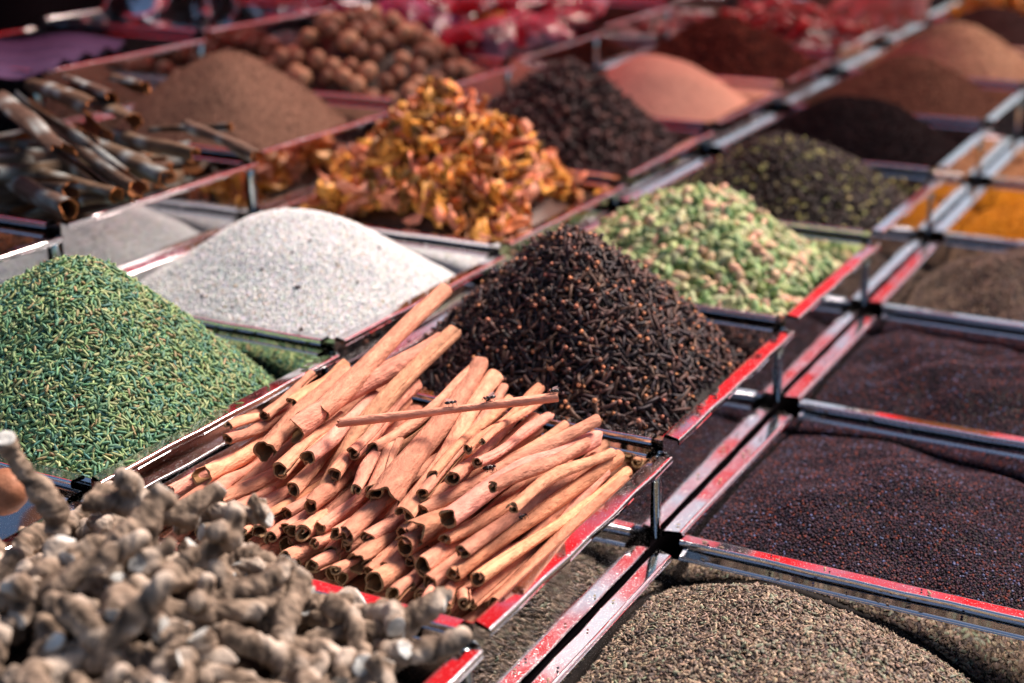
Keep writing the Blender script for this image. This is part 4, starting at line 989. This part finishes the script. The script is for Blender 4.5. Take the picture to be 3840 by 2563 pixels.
def packet_mesh(w, d, h, mat, seed):
    n = 16; g = np.linspace(-1, 1, n); gx, gy = np.meshgrid(g, g, indexing='ij')
    pf = (1 - np.abs(gx) ** 3) * (1 - np.abs(gy) ** 3)
    wr = 0.12 * np.sin(7 * gx + 5 * gy + seed) * np.sin(4 * gy - 3 * gx + seed)
    top = np.stack([gx * w, gy * d, h * (pf * (1 + wr))], -1).reshape(-1, 3); bot = np.stack([gx * w, gy * d, -h * pf * 0.9 - 0.0006], -1).reshape(-1, 3)
    Q = []
    for i in range(n - 1):
        for j in range(n - 1):
            a = i * n + j; Q.append([a, a + n, a + n + 1, a + 1]); a += n * n; Q.append([a, a + 1, a + n + 1, a + n])
    return mesh_np('packet', np.concatenate([top, bot]), quads=Q, mat=mat)
PLAB = ['pink plastic packet in the back, ', 'violet plastic packet in the back, ', 'crimson plastic packet in the back, ', 'yellow labelled packet in the back, ']
spots = [(1500, 30, 3.9, 'leftmost beside the nutmegs', 1), (1640, 20, 4.3, 'above the nutmegs', 0), (1780, 15, 4.4, 'in the upper middle', 2), (1930, 15, 4.7, 'right of the upper middle', 0), (2080, 12, 4.9, 'upper right of the stack', 2), (2190, 30, 5.0, 'rightmost of the stack', 0),
         (1620, 85, 4.15, 'low beside the nutmegs', 1), (1830, 88, 4.3, 'low centre with a bright label', 3), (1960, 90, 4.45, 'low right of centre', 0), (2090, 75, 4.6, 'low right', 2), (1880, 140, 4.2, 'lowest, against the rim', 0), (2010, 120, 4.35, 'lowest on the right against the rim', 0), (1720, 130, 4.1, 'lowest on the left', 2)]
for i, (px, py, k_, where, ci) in enumerate(spots):
    P = onu(px, py, k_ * AU)
    me = packet_mesh(0.046, 0.034, 0.013, PK[ci], i)
    a = rng.uniform(-0.5, 0.5)
    R = frame_dir((math.cos(a), math.sin(a), 0.1), (rng.normal() * 0.3 - 0.35, rng.normal() * 0.3 - 0.25, 1))
    tag(obj('plastic_packet', me, mat4=mat4(R, P)), PLAB[ci] + where, 'packet', 'plastic packets at the back')
cx, cy, cz = cell(3, 4)
for i in range(8):
    me = packet_mesh(0.055, 0.04, 0.016, PK[i % 3], 40 + i)
    P = (cx + rng.uniform(-0.07, 0.07), cy + 0.02 + rng.uniform(-0.08, 0.10), cz - 0.05 + 0.012 * i)
    tag(obj('plastic_packet', me, mat4=mat4(frame_dir((math.cos(i), math.sin(i), 0), (0.1, 0, 1)), P)), 'plastic packet under the others in the back tray', 'packet', 'plastic packets under the stack')

# purple cloth over the back tray, at the top left
n = 30; g = np.linspace(0, 1, n); gx, gy = np.meshgrid(g, g, indexing='ij')
c00, c10, c01, c11 = onz(-500, 330, ZR[4] + 0.006), onz(200, 262, ZR[4] + 0.006), onz(-500, 120, ZR[4] + 0.012), onz(470, 150, ZR[4] + 0.012)
P = (c00 * ((1 - gx) * (1 - gy))[..., None] + c10 * (gx * (1 - gy))[..., None] + c01 * ((1 - gx) * gy)[..., None] + c11 * (gx * gy)[..., None])
P[..., 2] += 0.004 * np.sin(gx * 14 + 3 * gy) + 0.003 * np.sin(gy * 22 + 5 * gx)
P = P.reshape(-1, 3); Q = []
for i in range(n - 1):
    for j in range(n - 1):
        a = i * n + j; Q.append([a, a + n, a + n + 1, a + 1]); Q.append([a + n * n, a + 1 + n * n, a + n + 1 + n * n, a + n + n * n])
off = P.mean(0)
o = obj('purple_cloth', mesh_np('purple_cloth', np.concatenate([P, P - [0, 0, 0.003]]) - off, quads=Q, mat=M['purple']), loc=tuple(off))
tag(o, 'purple striped cloth laid over the back trays at the top left', 'cloth')
# steel pot behind the cloth
pc = onz(740, 30, ZR[4] + 0.02); ang = np.linspace(0, 2 * PI, 33)[:-1]
prof = [(0.0, 0.0), (0.06, 0.002), (0.085, 0.02), (0.095, 0.06), (0.09, 0.10), (0.097, 0.106), (0.093, 0.108), (0.085, 0.10), (0.088, 0.06), (0.078, 0.022), (0.0, 0.010)]
V = np.array([[r * math.cos(a), r * math.sin(a), z] for r, z in prof for a in ang]); Q = []
for i in range(len(prof) - 1):
    for j in range(32): Q.append([i * 32 + j, i * 32 + (j + 1) % 32, (i + 1) * 32 + (j + 1) % 32, (i + 1) * 32 + j])
pot = thing('steel_pot', 'dark steel pot with a bright highlight behind the trays at the top left', 'pot', (pc[0] + 0.05, pc[1] + 0.09, ZR[4] - 0.05))
obj('pot_body', mesh_np('pot_body', V, quads=Q, mat=M['steel']), pot)
V, Q, T = tube_np([(0.095 * math.cos(a), 0.095 * math.sin(a), 0.107) for a in np.linspace(0, 2 * PI, 40)], 0.003, 6); obj('pot_rim', mesh_np('pot_rim', V, quads=Q, tris=T, mat=M['steel']), pot)
# added dark sheet behind the back row, keeps background and steel reflections dark
n = 60; X = np.linspace(-0.6, 3.4, n); V = []; Q = []
for i, x in enumerate(X):
    for j, z in enumerate(np.linspace(-0.1, 0.62, 8)): V.append([x, 1.36 + 0.03 * math.sin(x * 17) * (1 - j / 12), z])
for i in range(n - 1):
    for j in range(7): a = i * 8 + j; Q.append([a, a + 8, a + 9, a + 1])
V = np.array(V); nV = len(V); V = np.concatenate([V, V + [0, 0.004, 0]]); Q = Q + [[a + nV for a in q_[::-1]] for q_ in Q]
tag(obj('dark_cloth', mesh_np('dark_cloth', V, quads=Q, mat=M['dark'])), 'black cloth hanging behind the back row of trays', 'cloth')

# ------------------------------------------------------------------ flies
M['fly'] = mat_plain('fly_body', (0.012, 0.014, 0.018), 0.3, 0.6, 500, 0.4, 0.3, 0.0003)
M['fly_eye'] = mat_plain('fly_eye', (0.12, 0.012, 0.01), 0.35, 0.5)
wmt, wnt, wb = new_mat('fly_wing'); wb.inputs['Base Color'].default_value = (0.35, 0.28, 0.28, 1); wb.inputs['Alpha'].default_value = 0.55; wb.inputs['Roughness'].default_value = 0.25
FB = join_parts([ellipsoid(8, 5, 0.0016, 0.0011, 0.0011), tuple([ellipsoid(8, 5, 0.0021, 0.0012, 0.0011)[0] + [-0.0029, 0, -0.0002]] + list(ellipsoid(8, 5, 0.0021, 0.0012, 0.0011)[1:]))])
FLY_B = mesh_np('fly_body', FB[0], tris=FB[1], mat=M['fly']); hv, ht, hc = ellipsoid(8, 5, 0.0009, 0.0010, 0.0009); FLY_HD = mesh_np('head', hv, tris=ht, mat=M['fly']); FLY_H = mesh_np('eye', hv * 0.72, tris=ht, mat=M['fly_eye'])
t_ = np.linspace(0, 1, 7); wv = [[0, 0, 0]] + [[-0.0052 * a, 0.0001 + 0.0011 * math.sin(PI * a ** 0.8) + 0.0016 * a, 0] for a in t_[1:]] + [[-0.0052 * a, -0.0008 * math.sin(PI * a) + 0.0012 * a, 0.00004] for a in t_[5:0:-1]]
FLY_W = mesh_np('wing', np.array(wv), tris=[[0, i, i + 1] for i in range(1, len(wv) - 1)], mat=wmt)
def fly(P, heading, lab, s_=1.0):
    e = thing('fly', lab, 'fly', tuple(P), 'flies on the cinnamon'); e.rotation_euler = (0, 0, heading); e.scale = (s_, s_, s_)
    obj('body', FLY_B, e, loc=(0, 0, 0.0014)); hd = obj('head', FLY_HD, e, loc=(0.0021, 0, 0.0015))
    for sg in (1, -1): obj('eye', FLY_H, hd, loc=(0.0003, 0.0006 * sg, 0.0002))
    for sg in (1, -1):
        w = obj('wing', FLY_W, e, loc=(0.0003, 0.0005 * sg, 0.0026)); w.rotation_euler = (0.15 * sg, 0.12, 0.10 * sg); w.scale = (1, sg, 1)
        for xx, dx in ((0.0012, 0.0016), (0.0, 0.0001), (-0.001, -0.0018)):
            V, Q, T = tube_np([(xx, 0.0007 * sg, 0.0012), (xx + dx * 0.5, 0.0019 * sg, 0.0019), (xx + dx, 0.0027 * sg, -0.0004)], 0.00016, 4)
            obj('leg', mesh_np('leg', V, quads=Q, tris=T, mat=M['fly']), e)
def stick_u(i, f):
    x1, y1, u1, x2, y2, u2 = STICKS[i][:6]
    A_, B_ = onu(x1, y1, u1), onu(x2, y2, u2); return A_ + (B_ - A_) * f
def fly_on(i, px, py, heading, lab, s_=1.0):
    A_, B_ = stick_u(i, 0), stick_u(i, 1); best = min(np.linspace(0, 1, 200), key=lambda f: abs(project(A_ + (B_ - A_) * f)[0] - px))
    pt = A_ + (B_ - A_) * best; rr_ = STICKS[i][6] / 2 / (FPX / project(pt)[2]) * 0.97
    fly(pt + np.array([-0.0004, -0.0004, rr_ + 0.0002]), heading, lab, s_)
fly_on(7, 1697, 1497, -0.9, 'left fly on the thin crossing cinnamon stick', 1.1)
fly_on(7, 1832, 1490, 2.6, 'middle fly with reddish wings on the thin crossing stick', 1.2)
fly_on(7, 2072, 1474, 2.4, 'fly on the tip of the thin crossing stick', 1.0)
fly_on(12, 1842, 1742, -0.8, 'fly midway on the long cinnamon stick', 1.2)
fly_on(16, 1962, 1966, -0.5, 'greyish fly on the stout stick near the front rim', 1.0)

# ------------------------------------------------------------------ small litter: a dry leaf among the cloves, specks on the white grain
V, T, c = ellipsoid(6, 5, 0.017, 0.0022, 0.0005, 0.1)
A_, B_ = onu(2200, 1465, 0.36), onu(2420, 1548, 0.33)
R, L = place_along(A_, B_); lf = mesh_np('dry_leaf', V, tris=T, mat=M['cinnamon'], col=np.tile(lin(186, 116, 70), (len(V), 1)))
tag(obj('dry_leaf', lf, mat4=mat4(R, (A_ + B_) / 2 + np.array([-0.004, -0.002, 0.004]))), 'thin orange dry leaf lying on the cloves', 'leaf')

# ------------------------------------------------------------------ a hand reaching in at the top right
M['skin'] = mat_plain('skin', lin(224, 158, 138), 0.55, 0.35, 40, 0.12, 0.1)
M['sleeve'] = mat_plain('yellow_sleeve', lin(206, 150, 50), 0.9, 0.1, 60, 0.2, 0.3)
def skin_obj(name, chains, mat, parent, sub=2):
    """chains share a root; each a list of (point, radius)"""
    verts, edges, rad = [], [], []
    idx = {}
    for ch in chains:
        prev = None
        for p_, r_ in ch:
            key = tuple(np.round(p_, 5))
            if key not in idx: idx[key] = len(verts); verts.append(tuple(p_)); rad.append(r_)
            if prev is not None and prev != idx[key]: edges.append((prev, idx[key]))
            prev = idx[key]
    me = bpy.data.meshes.new(name); me.from_pydata(verts, edges, []); o = bpy.data.objects.new(name, me); COL.objects.link(o)
    o.modifiers.new('skin', 'SKIN')
    for i, sv in enumerate(me.skin_vertices[0].data): sv.radius = (rad[i], rad[i]); sv.use_root = (i == 0)
    sb = o.modifiers.new('sub', 'SUBSURF'); sb.levels = sub; sb.render_levels = sub
    dg = bpy.context.evaluated_depsgraph_get(); ev = bpy.data.meshes.new_from_object(o.evaluated_get(dg)); bpy.data.objects.remove(o)
    ev.materials.clear(); ev.materials.append(mat)
    for p_ in ev.polygons: p_.use_smooth = True
    return obj(name, ev, parent)
hb = onu(3400, 20, 1.86)
per = thing('person', 'person in a yellow sleeve reaching a hand down into the far trays', 'person', tuple(hb))
def hp(px, py, du=0.0): return onu(px, py, 1.86 + du) - hb
wrist = hp(3480, -120); palm = hp(3370, -15)
fing = [[(palm, .036), (hp(3250, 0, .03), .021), (hp(3165, 20, .03), .0165), (hp(3110, 48, .02), .012)],
        [(palm, .036), (hp(3270, 30, .015), .021), (hp(3215, 66, .01), .0165), (hp(3195, 92, 0), .012)],
        [(palm, .036), (hp(3320, 45, 0), .021), (hp(3295, 90, -.01), .0165), (hp(3300, 118, -.01), .012)],
        [(palm, .036), (hp(3375, 50, -.02), .020), (hp(3365, 95, -.03), .0155), (hp(3372, 122, -.03), .0115)],
        [(palm, .036), (hp(3440, 10, -.04), .020), (hp(3450, 55, -.05), .0165), (hp(3425, 92, -.05), .0125)]]
skin_obj('hand', [[(wrist, .034), (palm, .036)]] + fing, M['skin'], per)
skin_obj('forearm', [[(hp(3455, -85), .025), (hp(3640, -330, .05), .034), (hp(3900, -620, .12), .042)]], M['skin'], per, 2)
skin_obj('sleeve', [[(hp(3530, -70, .0), .046), (hp(3680, -330, .05), .055), (hp(3960, -680, .13), .068)]], M['sleeve'], per, 2)

# ------------------------------------------------------------------ grains spilled on rims and ledges
def spill(name, label, bases, cols, cells, n, mat):
    P, R = [], []
    for t, k in cells:
        cx, cy, cz = cell(t, k)
        for _ in range(n):
            side = rng.integers(0, 4); f = rng.uniform(-0.5, 0.5); o_ = rng.uniform(0.003, 0.010)
            if side < 2: p = np.array([cx + f * (TU - 0.01), cy + (TV / 2 + o_) * (1 if side else -1), cz + 0.0016])
            else: p = np.array([cx + (TU / 2 + o_) * (1 if side == 3 else -1), cy + f * (TV - 0.02), cz + 0.0016])
            p[2] -= TILT * (p[0] - cx); P.append(p)
            a = rng.uniform(0, 6.28); R.append(np.stack([[math.cos(a), math.sin(a), 0], [-math.sin(a), math.cos(a), 0], [0, 0, 1]], -1))
    P, R = np.array(P), np.array(R)
    V, T, c = instance_mesh(bases, P, R, rng.uniform(0.7, 1.1, len(P)), palette(len(P), cols))
    off = P.mean(0)
    o = obj(name, mesh_np(name, V - off, tris=T, mat=mat, col=c), loc=tuple(off)); o['kind'] = 'stuff'
    tag(o, label, 'spilled seeds')
spill('spilled_fennel_seeds', 'stray fennel seeds spilled on the rims round the fennel tray', fen, [lin(112, 140, 92)], [(2, 0)], 26, M['seed'])
spill('spilled_dill_seeds', 'stray dill seeds spilled on the rims of the dill tray', dil, [lin(120, 104, 86)], [(0, 0), (0, 1)], 16, M['seed'])
spill('spilled_mustard_seeds', 'stray mustard seeds spilled on the rims of both mustard trays', mus, mcols, [(0, 1), (0, 2), (0, 0)], 16, M['mustard'])
spill('spilled_clove_bits', 'stray clove bits spilled on the rims round the clove tray', [stub_base(0.006, 0.7)], clove_cols, [(1, 1)], 14, M['clove'])
spill('spilled_white_grain', 'stray white grains spilled on the rims round the white heap', gr, [lin(224, 226, 226)], [(2, 1)], 60, M['powder'])

# far dark red tray behind the packets, dark specks on the white heap
tray(3, 6, 'far dark steel tray at the top, right of the packets')
powder('dark_red_heap', 'dark red heap at the top, right of the packets', Heap(3, 6, 0.02, -0.02, -0.03, e=0.5, bumps=0.005, seed=41), lin(64, 24, 22), M['powder'], 4000, [lin(88, 36, 28), lin(50, 20, 20)], 0.003)
powder('dark_scrap_heap', 'dark scraps in the half empty tray behind the peach powder', Heap(3, 5, -0.01, -0.04, -0.05, e=0.5, bumps=0.005, seed=42), lin(44, 22, 22), M['powder'], 3000, [lin(70, 34, 28), lin(36, 20, 20)], 0.003)
WH = Heap(2, 1, 0.060, -0.006, -0.02, e=0.45, bumps=0.0018, seed=2)
wh = [o for o in COL.objects if o.name.startswith('white_grain_heap')][0]; woff = np.array(wh.location)
sv, st, sc = ellipsoid(6, 3, 0.0034, 0.0018, 0.0015, 0.2)
SPK = mesh_np('dark_speck', sv, tris=st, mat=M['clove'], col=np.tile(lin(50, 34, 32), (len(sv), 1)))
for px, py in [(1119, 1078), (870, 1155), (1165, 905), (1095, 950), (1128, 1240), (1420, 930), (1260, 990), (985, 1010), (1340, 1060), (760, 1110)]:
    d = ray(px, py); hit = None
    for tt in np.linspace(1.0, 2.2, 1500):
        p = CAM + d * tt; x, y = (p[0] - WH.cx) / WH.hu, (p[1] - WH.cy) / WH.hv
        if abs(x) < 1 and abs(y) < 1 and p[2] < WH.z(np.array([x]), np.array([y]))[0] + 0.001: hit = p; break
    if hit is not None: obj('dark_speck', SPK, wh, mat4=mat4(rand_rot(1)[0], hit - woff, rng.uniform(0.5, 1.1)))
